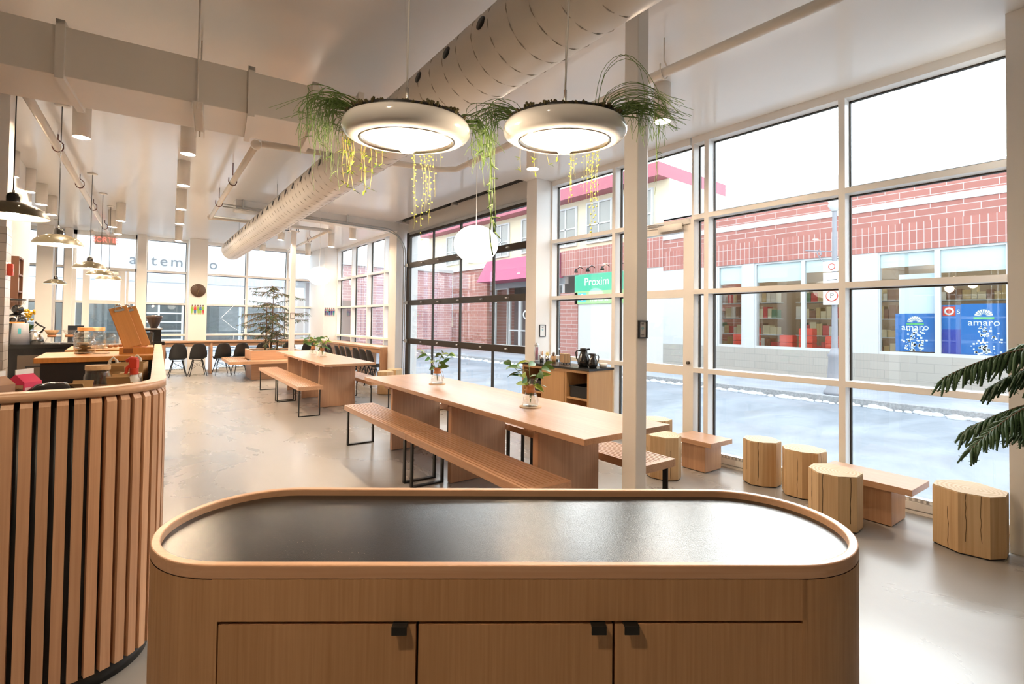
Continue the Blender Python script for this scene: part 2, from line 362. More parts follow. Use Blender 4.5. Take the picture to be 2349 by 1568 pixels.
# facade door between the window bays
d = MB()
d.box(4.85,4.93,2.965,3.07,0,2.57); d.box(4.85,4.93,3.74,3.835,0,2.57)
for za,zb in ((0.0,0.12),(0.86,0.96),(1.71,1.80),(2.44,2.57)): d.box(4.85,4.93,3.07,3.74,za,zb)
d1 = struct(d.build('door_1', M_FRAME))
for za,zb in ((0.12,0.86),(0.96,1.71),(1.80,2.44)): MB().box(4.885,4.895,3.07,3.74,za,zb).build('pane', M_GLASS, d1)
MB().box(4.80,4.85,3.06,3.36,2.46,2.53).tube([(4.82,3.30,2.54),(4.78,3.55,2.56),(4.84,3.72,2.60)],0.01,6).build('door_closer', M_STEEL, d1)
q = MB(); q.cyl((0,0,0),0.016,0.03,16,Matrix.Translation((4.85,3.0,1.0))@Matrix.Rotation(R(-90),4,'Y')); q.build('lock_cylinder', M_BRONZE, d1)
# sectional glass garage door
g = MB(); GX = 4.65
g.box(GX,GX+0.05,5.36,5.42,0,3.24); g.box(GX,GX+0.05,9.26,9.40,0,3.24)
RAILS = ((0.0,0.08),(0.95,1.06),(1.735,1.84),(2.51,2.615),(3.14,3.24))
for za,zb in RAILS: g.box(GX-0.005,GX+0.055,5.42,9.26,za,zb)
for y in (6.36,7.34,8.31): g.box(GX+0.01,GX+0.045,y-0.016,y+0.016,0.08,3.14)
d2 = struct(g.build('door_2', M_BRONZE))
ys = (5.42,6.344,6.376,7.324,7.356,8.294,8.326,9.26)
for i in range(4):
    for k in range(4): MB().box(GX+0.024,GX+0.030,ys[2*k],ys[2*k+1],RAILS[i][1],RAILS[i+1][0]).build('pane', M_GLASS, d2)
for za,zb in RAILS[1:4]:
    for y in (5.95,6.63,7.35,8.04,8.68):
        h = MB(); z = (za+zb)/2
        h.box(GX-0.02,GX-0.005,y-0.035,y+0.035,z-0.012,z+0.012); h.tube([(GX-0.028,y-0.03,z),(GX-0.028,y+0.03,z)],0.014,8); h.build('hinge', M_STEEL, d2)
    MB().box(GX-0.03,GX-0.005,9.28,9.40,za+0.02,zb-0.02).tube([(GX-0.02,9.36,(za+zb)/2),(GX-0.02,9.46,(za+zb)/2)],0.01,8).build('roller', M_GALV, d2)
MB().box(GX-0.012,GX-0.004,5.42,9.26,3.19,3.235).build('seal_strip', M_GALV, d2)
tr = thing('door_track','galvanised track of the garage door curving up from the jamb under the ceiling beam','door track')
p = [(GX-0.03,9.43,0.02),(GX-0.03,9.43,2.75)]
for i in range(1,9):
    a = R(90*i/8); p.append((GX-0.03-0.45*(1-math.cos(a)),9.43,2.80+0.45*math.sin(a)+0.02))
p += [(3.0,9.43,3.29),(1.3,9.43,3.31)]
for dx in (-0.022,0.022):
    t_ = MB(); t_.tube([(x+ (0 if z>3.2 else dx*1.0), y, z+(dx if z>3.2 else 0)) for x,y,z in p],0.011,6); t_.build('rail', M_GALV, tr)
t_ = MB()
for x in (1.6,2.5,3.4): t_.box(x-0.012,x+0.012,9.40,9.424,3.31,CZ)
t_.build('hanger', M_GALV, tr)
for i,(ya,yb) in enumerate(((5.5,6.2),(6.45,7.3),(7.6,8.4),(8.6,9.3))):
    t_ = MB(); prof=[]
    n = 46
    for k in range(n+1):
        prof.append((0.045+0.006*math.sin(k*2.1), (yb-ya)*k/n))
    M_ = Matrix.Translation((4.57,ya,3.53))@Matrix.Rotation(R(-90),4,'X')
    t_.lathe([(0,0)]+prof+[(0,yb-ya)],14,(0,0,0),M_)
    o = t_.build('torsion_spring', M_BLKMETAL)
    tag(o, 'black torsion spring in the slot over the garage door, %s from the facade cabinet'%ORD[i], 'spring', 'springs above the garage door')
    s_ = MB(); s_.cyl((0,0,0),0.02,0.18,10,Matrix.Translation((4.57,yb,3.53))@Matrix.Rotation(R(-90),4,'X')); s_.box(4.53,4.61,yb+0.06,yb+0.09,3.46,3.62); s_.build('end_bracket', M_GALV, o)
# back entrance door
d = MB()
d.box(-0.883,-0.82,15.3,15.42,0,CZ); d.box(0.13-0.03,0.13+0.02,15.3,15.42,0,2.57); d.box(0.27,0.295,15.3,15.42,0,CZ)
d.box(-0.883,0.295,15.3,15.42,2.55,2.62); d.box(-0.883,0.295,15.3,15.42,3.35,CZ)
d.box(-0.705,-0.576,15.32,15.40,0,2.55); d.box(-0.01,0.084,15.32,15.40,0,2.55)
for za,zb in ((0,0.2),(1.74,1.83),(2.42,2.55)): d.box(-0.576,-0.01,15.32,15.40,za,zb)
for a,b in ((-0.82,-0.705),(0.15,0.27)): d.box(a,b,15.32,15.40,1.75,1.81); d.box(a,b,15.32,15.40,0,0.1)
d3 = struct(d.build('door_3', M_FRAME))
for a,b,za,zb in ((-0.576,-0.01,0.2,1.74),(-0.576,-0.01,1.83,2.42),(-0.82,-0.705,0.1,1.75),(-0.82,-0.705,1.81,2.55),(0.15,0.27,0.1,1.75),(0.15,0.27,1.81,2.55),(-0.82,0.27,2.62,3.35)):
    MB().box(a,b,15.36,15.37,za,zb).build('pane', M_GLASS, d3)
MB().box(-0.36,-0.05,15.24,15.32,2.45,2.52).build('door_closer', M_STEEL, d3)
# radiators and base along the glazing
def heater(axis,a0,a1,P,label):
    h = MB()
    if axis=='x': h.box(P-0.075,P,a0,a1,0.0,0.02); h.box(P-0.07,P,a0,a1,0.03,0.085)
    else: h.box(a0,a1,P-0.075,P,0.0,0.02); h.box(a0,a1,P-0.07,P,0.03,0.085)
    o = h.build('baseboard_heater', M_FRAME); tag(o,label,'heater','baseboard heaters')
    k = MB()
    if axis=='x': k.box(P-0.06,P,a0,a1,0.085,0.115); k.box(P-0.055,P,a0,a1,0.02,0.03)
    else: k.box(a0,a1,P-0.06,P,0.085,0.115); k.box(a0,a1,P-0.055,P,0.02,0.03)
    k.build('grille', M_GALV, o)
    s2 = MB(); n = int((a1-a0)/0.035)
    for i in range(n):
        a = a0+0.02+i*0.035
        if axis=='x': s2.box(P-0.062,P-0.059,a,a+0.016,0.09,0.11)
        else: s2.box(a,a+0.016,P-0.062,P-0.059,0.09,0.11)
    s2.build('vent_slot', M_PAPER, o)
    return o
heater('x',0.6,2.75,4.83,'low white baseboard heater under the street window behind the log stools')
heater('y',0.55,1.33,15.28,'grey baseboard heater under the back window nearest the clock column')
heater('y',2.1,3.6,15.28,'baseboard heater under the back window behind the planter tree')

# ------------------------------------------------------------------ ceiling services
sp = thing('spiral_duct','long white spiral ventilation duct with a row of round holes, hung under the ceiling','duct')
DA, DB = Vector((1.615,0.6,2.95)), Vector((1.935,12.55,2.95)); dd = (DB-DA); dl = dd.length; dn = dd.normalized()
MD = Matrix.Translation(DA) @ dn.to_track_quat('Z','Y').to_matrix().to_4x4()
b = MB(); b.lathe([(0.21,0),(0.21,dl*0.62),(0.21,dl),(0.205,dl+0.01),(0,dl+0.01)],40,(0,0,0),MD); b.build('duct_body', M_DUCT, sp)
b = MB(); npt = int(dl/0.16)*14
b.tube([MD@Vector((0.212*math.cos(2*math.pi*i/14),0.212*math.sin(2*math.pi*i/14),0.16*i/14)) for i in range(npt)],0.0032,4,False); b.build('spiral_seam', M_SEAM, sp)
side = Vector((-1,0,0.18)).normalized()
k = 0; yy = 1.75
while yy < 12.2:
    if not (3.05 < yy < 4.2):
        ctr = DA + dn*((yy-0.6)); h = MB()
        h.lathe([(0,0.0),(0.036,0.0),(0.036,0.004),(0,0.004)],16,(0,0,0),Matrix.Translation(ctr+side*0.2095)@side.to_track_quat('Z','Y').to_matrix().to_4x4()); h.build('air_hole', M_BLACK, sp)
    yy += 0.365
b = MB()
for y_ in (2.2,5.0,8.0,11.6):
    ctr = DA+dn*(y_-0.6); b.tube([(ctr.x,ctr.y,3.15),(ctr.x,ctr.y,CZ)],0.004,6); 
b.build('hanger_rod', M_GALV, sp)
rd = thing('rectangular_duct','large boxy white ventilation duct crossing the room and feeding the spiral duct','duct',(0,3.74,0),-R(7.4))
MB().box(-2.6,1.30,0,0.50,2.79,3.075).build('duct_body', M_DUCT, rd, bevel=0.004)
for x in (-0.30,0.66,1.06):
    f = MB(); f.box(x-0.02,x+0.02,-0.025,0.525,2.765,2.79); f.box(x-0.02,x+0.02,-0.025,0.0,2.79,3.10); f.box(x-0.02,x+0.02,0.50,0.525,2.79,3.10); f.box(x-0.02,x+0.02,-0.025,0.525,3.075,3.10); f.build('flange', M_DUCT, rd)
b = MB(); b.box(0.33,0.336,-0.04,0.54,2.735,2.79); b.box(0.384,0.39,-0.04,0.54,2.735,2.79); b.box(0.33,0.39,-0.04,0.54,2.784,2.79); b.build('strut_channel', M_CYL, rd)
b = MB()
for y_ in (-0.03,0.53): b.tube([(0.36,y_,2.74),(0.36,y_,CZ)],0.006,6)
for x in (-1.4,): 
    for y_ in (-0.03,0.53): b.tube([(x,y_,2.76),(x,y_,CZ)],0.006,6)
b.build('hanger_rod', M_CYL, rd)
b = MB(); b.box(1.30,1.50,0.03,0.47,2.80,3.09); b.box(1.36,1.40,-0.02,0.52,2.77,3.11); b.build('collar', M_DUCT, rd)

cylsrc = None
CYL = [(3.56,2.46,'by the street windows in front of the steel post'),(3.577,4.155,'near the street windows over the cabinet'),(-0.326,6.229,'beside the black pendant cords just beyond the boxy duct'),
 (0.518,6.124,'nearest in the row down the middle, just beyond the boxy duct'),(0.606,7.63,'second in the row down the middle'),(0.72,9.324,'third in the row down the middle'),(0.813,10.787,'fourth in the row down the middle'),(0.984,13.2,'last in the row down the middle, by the clock column'),
 (-1.083,8.554,'over the back counter, nearest in its row'),(-1.023,9.451,'over the back counter, second in its row'),(-0.982,10.397,'over the back counter, third in its row'),(-0.942,11.314,'over the back counter, fourth in its row'),
 (-0.03,11.2,'first of the three before the exit sign'),(-0.15,12.046,'second of the three before the exit sign'),(-0.075,12.99,'last of the three, closest to the exit sign'),
 (-0.75,0.6,'added for warm fill over the slatted counter front, behind the viewpoint'),(-0.9,3.9,'added for warm fill over the milk cartons inside the slatted counter'),  # this pair is added out of view to warm the slats and duct
 (3.847,11.682,'middle one of three along the far side windows'),(3.904,13.735,'deepest of three along the far side windows'),(3.83,10.28,'nearest of three along the far side windows')]
for i,(x,y,t_) in enumerate(CYL):
    lab = 'white tubular ceiling downlight '+t_
    if cylsrc is None:
        cylsrc = thing('ceiling_downlight',lab,'ceiling light',(x,y,3.13),0,'tubular downlights')
        b = MB(); b.lathe([(0.062,0.006),(0.066,0),(0.070,0),(0.070,CZ-3.13),(0,CZ-3.13)],28); b.lathe([(0.062,0.006),(0.058,0.03)],28); b.build('housing', M_CYL, cylsrc)
        b = MB(); b.lathe([(0,0.012),(0.061,0.012),(0.061,0.018),(0,0.018)],24); b.build('lens', E_LENS, cylsrc)
    else: dup(cylsrc,(x,y,3.13),0,lab,'tubular downlights')
spot = None
for i,(x,y,rz,t_) in enumerate(((2.673,11.4,0.3,'nearer one, over the far end of the distant table'),(2.763,13.6,0.1,'farther one, over the planter tree'),(-1.50,13.3,1.4,'over the coffee grinder by the tile pier'))):
    lab = 'short white adjustable ceiling spotlight, '+t_
    if spot is None:
        spot = thing('ceiling_spotlight',lab,'ceiling light',(x,y,0),rz,'adjustable spotlights')
        M_ = Matrix.Translation((0,0,3.12))@Matrix.Rotation(R(6),4,'Y')
        MB().lathe([(0.05,0.004),(0.062,0),(0.068,0),(0.068,0.17),(0,0.17)],24,(0,0,0),M_).build('housing', M_CYL, spot)
        MB().lathe([(0,0.01),(0.056,0.01),(0.056,0.016),(0,0.016)],20,(0,0,0),M_).build('lens', E_LENS, spot)
        MB().tube([(0,0,3.29),(0,0,CZ)],0.012,8).tube([(-0.078,0,3.2),(-0.078,0,3.33),(0.078,0,3.33),(0.078,0,3.2)],0.006,6).build('yoke', M_CYL, spot)
    else: dup(spot,(x,y,0),rz,lab,'adjustable spotlights')
def pipe(pts, label, r=0.032, clamps=(), m=M_CYL, brown=True, flanges=()):
    o = thing('sprinkler_pipe',label,'pipe'); b = MB(); b.tube(pts,r,14)
    for q in flanges: b.ball(q,r*1.5,12)
    b.build('pipe_run', m, o)
    for c_ in clamps:
        k = MB(); c_ = Vector(c_)
        k.tube([c_+Vector((-0.045,0,0.05)),c_+Vector((-0.047,0,0)),c_+Vector((-0.03,0,-0.036)),c_+Vector((0,0,-0.047)),c_+Vector((0.03,0,-0.036)),c_+Vector((0.047,0,0)),c_+Vector((0.045,0,0.05)),c_+Vector((0,0,0.09)),c_+Vector((0,0,CZ-c_.z))],0.006,6)
        k.build('clamp', M_RUST if brown else m, o)
    return o
L_ = lambda a,b,t: tuple(a[i]+(b[i]-a[i])*t for i in range(3))
a,b_ = (-0.665,5.8,3.3),(-0.241,14.4,3.3)
pipe([a,b_],'white sprinkler pipe with brown clamps running over the serving counter towards the exit sign',0.036,[L_(a,b_,t) for t in (0.19,0.41,0.62,0.88)])
a,b_,c_ = (1.05,5.56,3.2),(1.21,10.08,3.2),(3.25,9.97,3.2)
pipe([a,b_,c_],'white sprinkler pipe turning a corner beside the long spiral duct',0.034,[L_(a,b_,t) for t in (0.38,0.72)],flanges=(a,b_,c_))
a,b_ = (3.22,9.9,3.2),(3.38,13.6,3.2)
pipe([a,b_],'thin white sprinkler pipe with brown clamps near the far corner windows',0.028,[L_(a,b_,t) for t in (0.42,0.86)])
pipe([(1.09,5.5,3.2),(2.9,5.05,3.2),(3.05,4.9,3.2),(2.98,2.2,3.2),(3.04,-1.5,3.2)],'white sprinkler pipe running over the steel post towards the street windows',0.033,[(2.985,2.05,3.2),(3.05,4.6,3.2)],brown=False)

# ------------------------------------------------------------------ front island
def stadium(hl, hw, n=40):
    """outline of a rounded-end counter, half length hl, half width hw, counter-clockwise"""
    pts = []; c0 = hl-hw
    for i in range(n+1): a = -math.pi/2+math.pi*i/n; pts.append((c0+hw*math.cos(a), hw*math.sin(a)))
    for i in range(n+1): a = math.pi/2+math.pi*i/n; pts.append((-c0+hw*math.cos(a), hw*math.sin(a)))
    return pts
ISL_ROT = -R(37.2)
isl = thing('island_counter','wooden island counter with rounded ends, three cupboard doors and a recessed black top','counter',(0.8145,1.025,0),ISL_ROT)
hl, hw, zt = 0.877, 0.246, 0.90
u0, u1 = -0.618, 0.641; dz0, dz1 = 0.10, 0.783
b = MB(); so = stadium(hl,hw); si = stadium(hl-0.020,hw-0.020)
# body wall: full height ring with a rectangular opening in its flat front for the doors
sn = len(so)
def wall_strip(pa, pb, za, zb):
    b.prism([pa[0],pb[0],pb[1],pa[1]], za, zb)
for i in range(sn):
    j=(i+1)%sn
    if so[i][1] < -hw+1e-4 and so[j][1] < -hw+1e-4: continue
    q=[b.bm.verts.new((*so[i],z)) for z in (0.0,zt-0.03)]; q2=[b.bm.verts.new((*so[j],z)) for z in (0.0,zt-0.03)]
    b._f([q[0],q2[0],q2[1],q[1]], True)
c0 = hl-hw
b.box(-c0,u0,-hw,-hw+0.02,0,zt-0.03); b.box(u1,c0,-hw,-hw+0.02,0,zt-0.03); b.box(u0,u1,-hw,-hw+0.02,dz1,zt-0.03); b.box(u0,u1,-hw,-hw+0.02,0,dz0)
b.build('body', W_ISL, isl)
b = MB(); b.ring(so,si,zt-0.03,zt); b.build('rim', W_RIM, isl, bevel=0.003)
b = MB(); b.prism(si,zt-0.045,zt-0.019); b.build('worktop', M_SLATE, isl)
b = MB(); b.prism(stadium(hl-0.03,hw-0.05),0.05,zt-0.06); b.build('carcass', M_BLACK, isl)
dw = (u1-u0)/3
for k in range(3):
    a = u0+k*dw
    dr = MB().box(a+0.003,a+dw-0.003,-hw+0.001,-hw+0.020,dz0+0.004,dz1-0.007).build('door', W_ISL, isl)
    hx = a+dw-0.035 if k < 2 else a+0.035
    h = MB(); h.box(hx-0.016,hx+0.016,-hw-0.014,-hw+0.018,dz1-0.005,dz1-0.002); h.box(hx-0.016,hx+0.016,-hw-0.017,-hw-0.014,dz1-0.020,dz1-0.002); h.build('handle', M_BLKMETAL, dr, bevel=0.001)

# ------------------------------------------------------------------ curved slatted serving counter
BZ = 1.15
def bar_outline(off=0.0, n=26):
    """outer edge from the far end of the straight arm, round the corner and along the front; off moves it inwards"""
    ang = math.atan2(0.313-0.187, 5.621-3.045); rr = 0.30
    dirA = Vector((math.sin(ang), math.cos(ang))); nA = Vector((math.cos(ang), -math.sin(ang)))   # outward = +x
    tl = Vector((0.170,2.72)); cen = tl - nA*rr
    pts = [Vector((0.34,6.2)) - nA*off]
    a1, a2, r2_ = 1.42, 1.62, 2.2
    V = lambda t: nA*math.cos(t) - dirA*math.sin(t)
    for i in range(n+1): pts.append(cen + V(a1*i/n)*(rr-off))
    cen2 = cen + V(a1)*(rr-r2_)
    for i in range(1,9): pts.append(cen2 + V(a1+(a2-a1)*i/8)*(r2_-off))
    tang = (-nA*math.sin(a2)-dirA*math.cos(a2))
    pts.append(pts[-1]+tang*0.8)
    return pts
def resample(pts, step):
    out=[]; acc=0.0
    for a,b in zip(pts,pts[1:]):
        L=(b-a).length; 
        while acc <= L:
            out.append((a+(b-a)*(acc/L),(b-a).normalized())); acc += step
        acc -= L
    return out
bar = thing('serving_counter','curved serving counter clad in upright wooden slats over black, with a thin wooden rim','counter')
def strip(mb, o1, o2, z0, z1):
    n=len(o1)
    vs=[[mb.bm.verts.new((p.x,p.y,z)) for p in o for z in (z0,z1)] for o in (o1,o2)]
    A=[[mb.bm.verts.new((p.x,p.y,z)) for p in o1] for z in (z0,z1)]; B=[[mb.bm.verts.new((p.x,p.y,z)) for p in o2] for z in (z0,z1)]
    for i in range(n-1):
        mb._f([A[0][i],A[0][i+1],A[1][i+1],A[1][i]],True); mb._f([B[0][i+1],B[0][i],B[1][i],B[1][i+1]],True)
        mb._f([A[1][i],A[1][i+1],B[1][i+1],B[1][i]],False); mb._f([A[0][i+1],A[0][i],B[0][i],B[0][i+1]],False)
    mb._f([A[0][0],A[1][0],B[1][0],B[0][0]],False); mb._f([A[0][-1],B[0][-1],B[1][-1],A[1][-1]],False)
    for v in sum(vs,[]): mb.bm.verts.remove(v)
b = MB(); strip(b, bar_outline(0.0), bar_outline(0.058), BZ-0.032, BZ); b.build('rim', W_RIM, bar)
b = MB(); strip(b, bar_outline(0.03), bar_outline(0.05), 0.07, BZ-0.03); b.build('backing', M_BLACK, bar)
b = MB(); strip(b, bar_outline(0.045), bar_outline(0.065), 0.0, 0.07); b.build('plinth', M_BLACK, bar)
b = MB(); b.prism([(-0.9,2.50),(-0.25,2.50),(-0.1,2.54),(0.0,2.62),(0.085,2.78),(0.11,3.2),(0.16,4.4),(-0.9,4.4)],0.93,0.96); b.build('inner_shelf', W_X, bar)
sl = resample(bar_outline(0.0),0.0478); 
W_SLATS = [wood('slat_%d'%i, tuple(c*f for c in FIR_L), tuple(c*f for c in FIR_D), 'z') for i,f in enumerate((1.0,0.9,1.08,0.96))]
slmesh = {}
for i,(p,t) in enumerate(sl[::-1]):
    if i > 96: break
    mi = rnd.randrange(4)
    if mi not in slmesh:
        k = MB(); k.prism([(-0.016,-0.03),(0.016,-0.03),(0.016,0.0),(-0.016,0.0)],0.075,BZ-0.055)
        v = [[k.bm.verts.new(q) for q in ((-0.016,-0.03,BZ-0.055),(0.016,-0.03,BZ-0.055),(0.016,0,BZ-0.055),(-0.016,0,BZ-0.055))],[k.bm.verts.new(q) for q in ((-0.016,-0.03,BZ-0.033),(0.016,-0.03,BZ-0.033),(0.016,-0.012,BZ-0.033),(-0.016,-0.012,BZ-0.033))]]
        for e in range(4): k._f([v[0][e],v[0][(e+1)%4],v[1][(e+1)%4],v[1][e]])
        o = k.build('slat', W_SLATS[mi], bar); slmesh[mi] = o
    else:
        o = slmesh[mi].copy(); COL.objects.link(o); o.parent = bar
    o.location = (p.x,p.y,0); o.rotation_euler = (0,0,math.atan2(t.y,t.x))

# ------------------------------------------------------------------ communal tables and slatted benches
def make_table(label, loc, L=3.70, Wd=0.79, panels=(-1.27,-0.06,1.27), pw=0.58):
    t = thing('communal_table',label,'table',loc,FR,'long communal tables')
    MB().box(-Wd/2,Wd/2,-L/2,L/2,0.712,0.75).build('tabletop', W_Y, t, bevel=0.003)
    for y in panels: MB().box(-pw/2,pw/2,y-0.028,y+0.028,0.004,0.68).build('leg_panel', W_Z, t, bevel=0.002)
    k = MB()
    for x in (-0.2,0.2): k.box(x-0.03,x+0.03,-L/2+0.15,L/2-0.15,0.68,0.712)
    k.build('rail', W_Y, t)
    for y in panels: MB().box(-Wd/2+0.05,Wd/2-0.05,y-0.06,y+0.06,0.675,0.712).build('cross_batten', W_X, t)
    return t
T1C = Vector((2.586,3.79,0)); T2C = Vector((2.885,9.33,0))
make_table('long wooden communal table beside the white steel post, two leaf vases well apart on it', T1C)
make_table('more distant wooden communal table with two leafy vases set close together on it', T2C, panels=(-1.16,0.0,1.2))
ba = Vector((math.sin(-FR), math.cos(-FR),0)); bn = Vector((math.cos(-FR), -math.sin(-FR),0))
BH, BL, BW = 0.445, 1.72, 0.34
def make_bench(label, loc, thinleg=False):
    t = thing('slatted_bench',label,'bench',loc,FR,'slatted benches')
    k = MB(); k.box(-BW/2,-BW/2+0.022,-BL/2,BL/2,BH-0.055,BH); k.box(BW/2-0.022,BW/2,-BL/2,BL/2,BH-0.055,BH)
    k.box(-BW/2+0.022,BW/2-0.022,-BL/2,-BL/2+0.045,BH-0.055,BH); k.box(-BW/2+0.022,BW/2-0.022,BL/2-0.045,BL/2,BH-0.055,BH); k.build('frame', W_Y, t, bevel=0.002)
    ns = 9; iw = BW-0.044; sw = iw/(ns+0.42*(ns+1)) ; gp = 0.42*sw
    for i in range(ns):
        x = -iw/2+gp+i*(sw+gp); MB().box(x,x+sw,-BL/2+0.045,BL/2-0.045,BH-0.022,BH-0.001).build('seat_slat', W_Y, t)
    k = MB(); 
    for y in (-0.45,0.0,0.45): k.box(-BW/2+0.022,BW/2-0.022,y-0.02,y+0.02,BH-0.05,BH-0.022)
    k.build('cross_bar', W_X, t)
    for y in (-BL/2+0.07,BL/2-0.07):
        wv, th = (0.020,0.008) if not thinleg else (0.010,0.008)
        k = MB(); x = BW/2-0.025
        k.box(-x-th,-x+th,y-wv,y+wv,0.0,BH-0.055); k.box(x-th,x+th,y-wv,y+wv,0.0,BH-0.055); k.box(-x-th,x+th,y-wv,y+wv,0.0,0.014); k.build('leg_frame', M_BLKMETAL, t, bevel=0.002)
    return t
bs = {}
def place_bench(key, label, near, idx, thin):
    c = Vector(near)+ba*(BL/2+idx*(BL+0.012))
    if thin not in bs: bs[thin] = make_bench(label,c,thin)
    else: dup(bs[thin],c,FR,label,'slatted benches')
place_bench(0,'slatted wooden bench nearest the island, on the counter side of the front table',(2.035,2.168,0),0,False)
place_bench(0,'slatted wooden bench along the far half of the front table, counter side',(2.035,2.168,0),1,False)
place_bench(0,'pale slatted bench half hidden by the white steel post, window side',(3.0,2.07,0),0,False)
place_bench(0,'slatted bench mostly hidden behind the front table, window side, far half',(3.0,2.07,0),1,False)
place_bench(0,'thin legged slatted bench at the near half of the distant table, counter side',(2.2,7.45,0),0,True)
place_bench(0,'thin legged slatted bench at the far half of the distant table, by the planter',(2.2,7.45,0),1,True)
place_bench(0,'slatted bench on the window side of the distant table, near half',(3.29,7.45,0),0,True)
place_bench(0,'slatted bench on the window side of the distant table, far half',(3.29,7.45,0),1,True)

# ------------------------------------------------------------------ log stools and low side tables
def M_end():
    m, nt, b = newmat('log_end'); N, Lk = nt.nodes, nt.links
    tc = N.new('ShaderNodeTexCoord'); wv = N.new('ShaderNodeTexWave'); wv.wave_type='RINGS'; wv.rings_direction='Z'; wv.inputs['Scale'].default_value = 14; wv.inputs['Distortion'].default_value = 3; wv.inputs['Detail'].default_value = 3
    mp = N.new('ShaderNodeMapping'); mp.inputs['Scale'].default_value = (1,1,0.01); mp.inputs['Location'].default_value = (0.03,0.02,0)
    Lk.new(tc.outputs['Object'], mp.inputs[0]); Lk.new(mp.outputs[0], wv.inputs[0])
    cr = N.new('ShaderNodeValToRGB'); cr.color_ramp.elements[0].color = (0.50,0.34,0.18,1); cr.color_ramp.elements[1].color = (0.66,0.50,0.32,1)
    Lk.new(wv.outputs['Fac'], cr.inputs[0]); Lk.new(cr.outputs[0], b.inputs['Base Color']); b.inputs['Roughness'].default_value = 0.6
    return m
M_LOGEND = M_end(); M_CRACK = mat('log_crack', (0.05,0.028,0.012), 0.9)
def make_stool(label, loc, r, h, rot, n=8, seed=0):
    q = random.Random(seed); t = thing('log_stool',label,'stool',loc,rot,'octagonal log stools')
    ang = [2*math.pi*(i+0.5)/n+q.uniform(-0.16,0.16) for i in range(n)]; rr = [r*q.uniform(0.93,1.07) for _ in range(n)]
    P = [(rr[i]*math.cos(ang[i]), rr[i]*math.sin(ang[i])) for i in range(n)]
    k = MB(); k.prism(P,0.008,h-0.004); k.build('log_body', W_STUMP, t, bevel=0.004)
    k = MB(); k.prism([(x*0.985,y*0.985) for x,y in P],h-0.006,h); k.build('end_grain', M_LOGEND, t)
    k = MB()
    for i in range(n):
        a, b2 = Vector(P[i]), Vector(P[(i+1)%n])
        for _ in range(q.choice((0,1,1,2))):
            f = q.uniform(0.2,0.8); c_ = a+(b2-a)*f; nn = Vector(((b2-a).y,-(b2-a).x)).normalized(); tg = (b2-a).normalized()
            z0, z1 = (0.02,h*q.uniform(0.5,0.9)) if q.random()<0.5 else (h*q.uniform(0.1,0.4),h-0.004)
            pts=[]; m_=7
            for j in range(m_+1):
                z = z0+(z1-z0)*j/m_; off = q.uniform(-0.003,0.003); pts.append((c_+tg*off+nn*0.0004,z))
            wdt = q.uniform(0.001,0.0024)
            for (p0,za),(p1,zb) in zip(pts,pts[1:]):
                v=[k.bm.verts.new((*(p0-tg*wdt),za)),k.bm.verts.new((*(p0+tg*wdt),za)),k.bm.verts.new((*(p1+tg*wdt),zb)),k.bm.verts.new((*(p1-tg*wdt),zb))]
                k._f(v)
    k.build('crack', M_CRACK, t)
    MB().prism([(x*0.96,y*0.96) for x,y in P],0,0.008).build('foot_pad', M_BLACK, t)
    return t
ST = [((4.33,0.66),0.185,0.385,0.2,'octagonal log stool standing alone by the big pale pier, closest to the plant'),
 ((4.04,1.33),0.175,0.385,0.9,'octagonal log stool partly hidden behind the rounded end of the island'),
 ((4.53,1.72),0.165,0.385,0.5,'octagonal log stool squeezed between two others in front of the street window mullion'),
 ((4.56,2.09),0.155,0.39,1.7,'octagonal log stool with two dark knots, beside the low table near the door'),
 ((4.00,2.73),0.165,0.39,0.3,'octagonal log stool just behind the steel post and the end of the bench'),
 ((4.58,3.22),0.16,0.39,1.1,'octagonal log stool in front of the glass door, behind the table corner'),
 ((4.05,9.0),0.155,0.44,0.1,'log stool nearest the end of the window counter, in front of the garage door jamb'),
 ((4.37,9.28),0.15,0.44,0.8,'log stool against the pale column at the far jamb of the garage door'),
 ((4.13,8.15),0.155,0.42,0.8,'log stool seen over the front table between two low tables by the garage door'),
 ((4.15,7.0),0.155,0.42,0.4,'first of two touching log stools before the garage door, seen past the front table'),
 ((4.33,6.66),0.15,0.42,1.3,'second of two touching log stools before the garage door, nearer the facade cabinet'),
 ((4.28,5.65),0.16,0.43,0.6,'log stool at the near jamb of the garage door, close to the leafy vase')]
for i,(p,r,h,a,lab) in enumerate(ST): make_stool(lab,(p[0],p[1],0),r,h,a,seed=i+3)
def side_table(label, loc, rz, tx, ty, h, bx_, by_):
    t = thing('side_table',label,'side table',loc,rz,'low wooden side tables')
    MB().box(-tx/2,tx/2,-ty/2,ty/2,h-0.045,h).build('top', W_Y, t, bevel=0.002)
    MB().box(-bx_/2,bx_/2,-by_/2,by_/2,0.006,h-0.045).build('base', W_Z, t, bevel=0.002); return t
side_table('low wooden side table with a reddish top near the glass door',(4.53,2.66,0),FR,0.36,0.44,0.305,0.27,0.26)
side_table('low wooden side table between log stools beside the big street window',(4.45,1.24,0),FR,0.37,0.62,0.305,0.28,0.36)
side_table('low wooden side table by the garage door, next to the column',(4.18,8.62,0),FR,0.36,0.40,0.34,0.26,0.26)
side_table('low wooden side table by the garage door, hidden behind the farther vase',(4.2,7.62,0),FR,0.36,0.40,0.34,0.26,0.26)

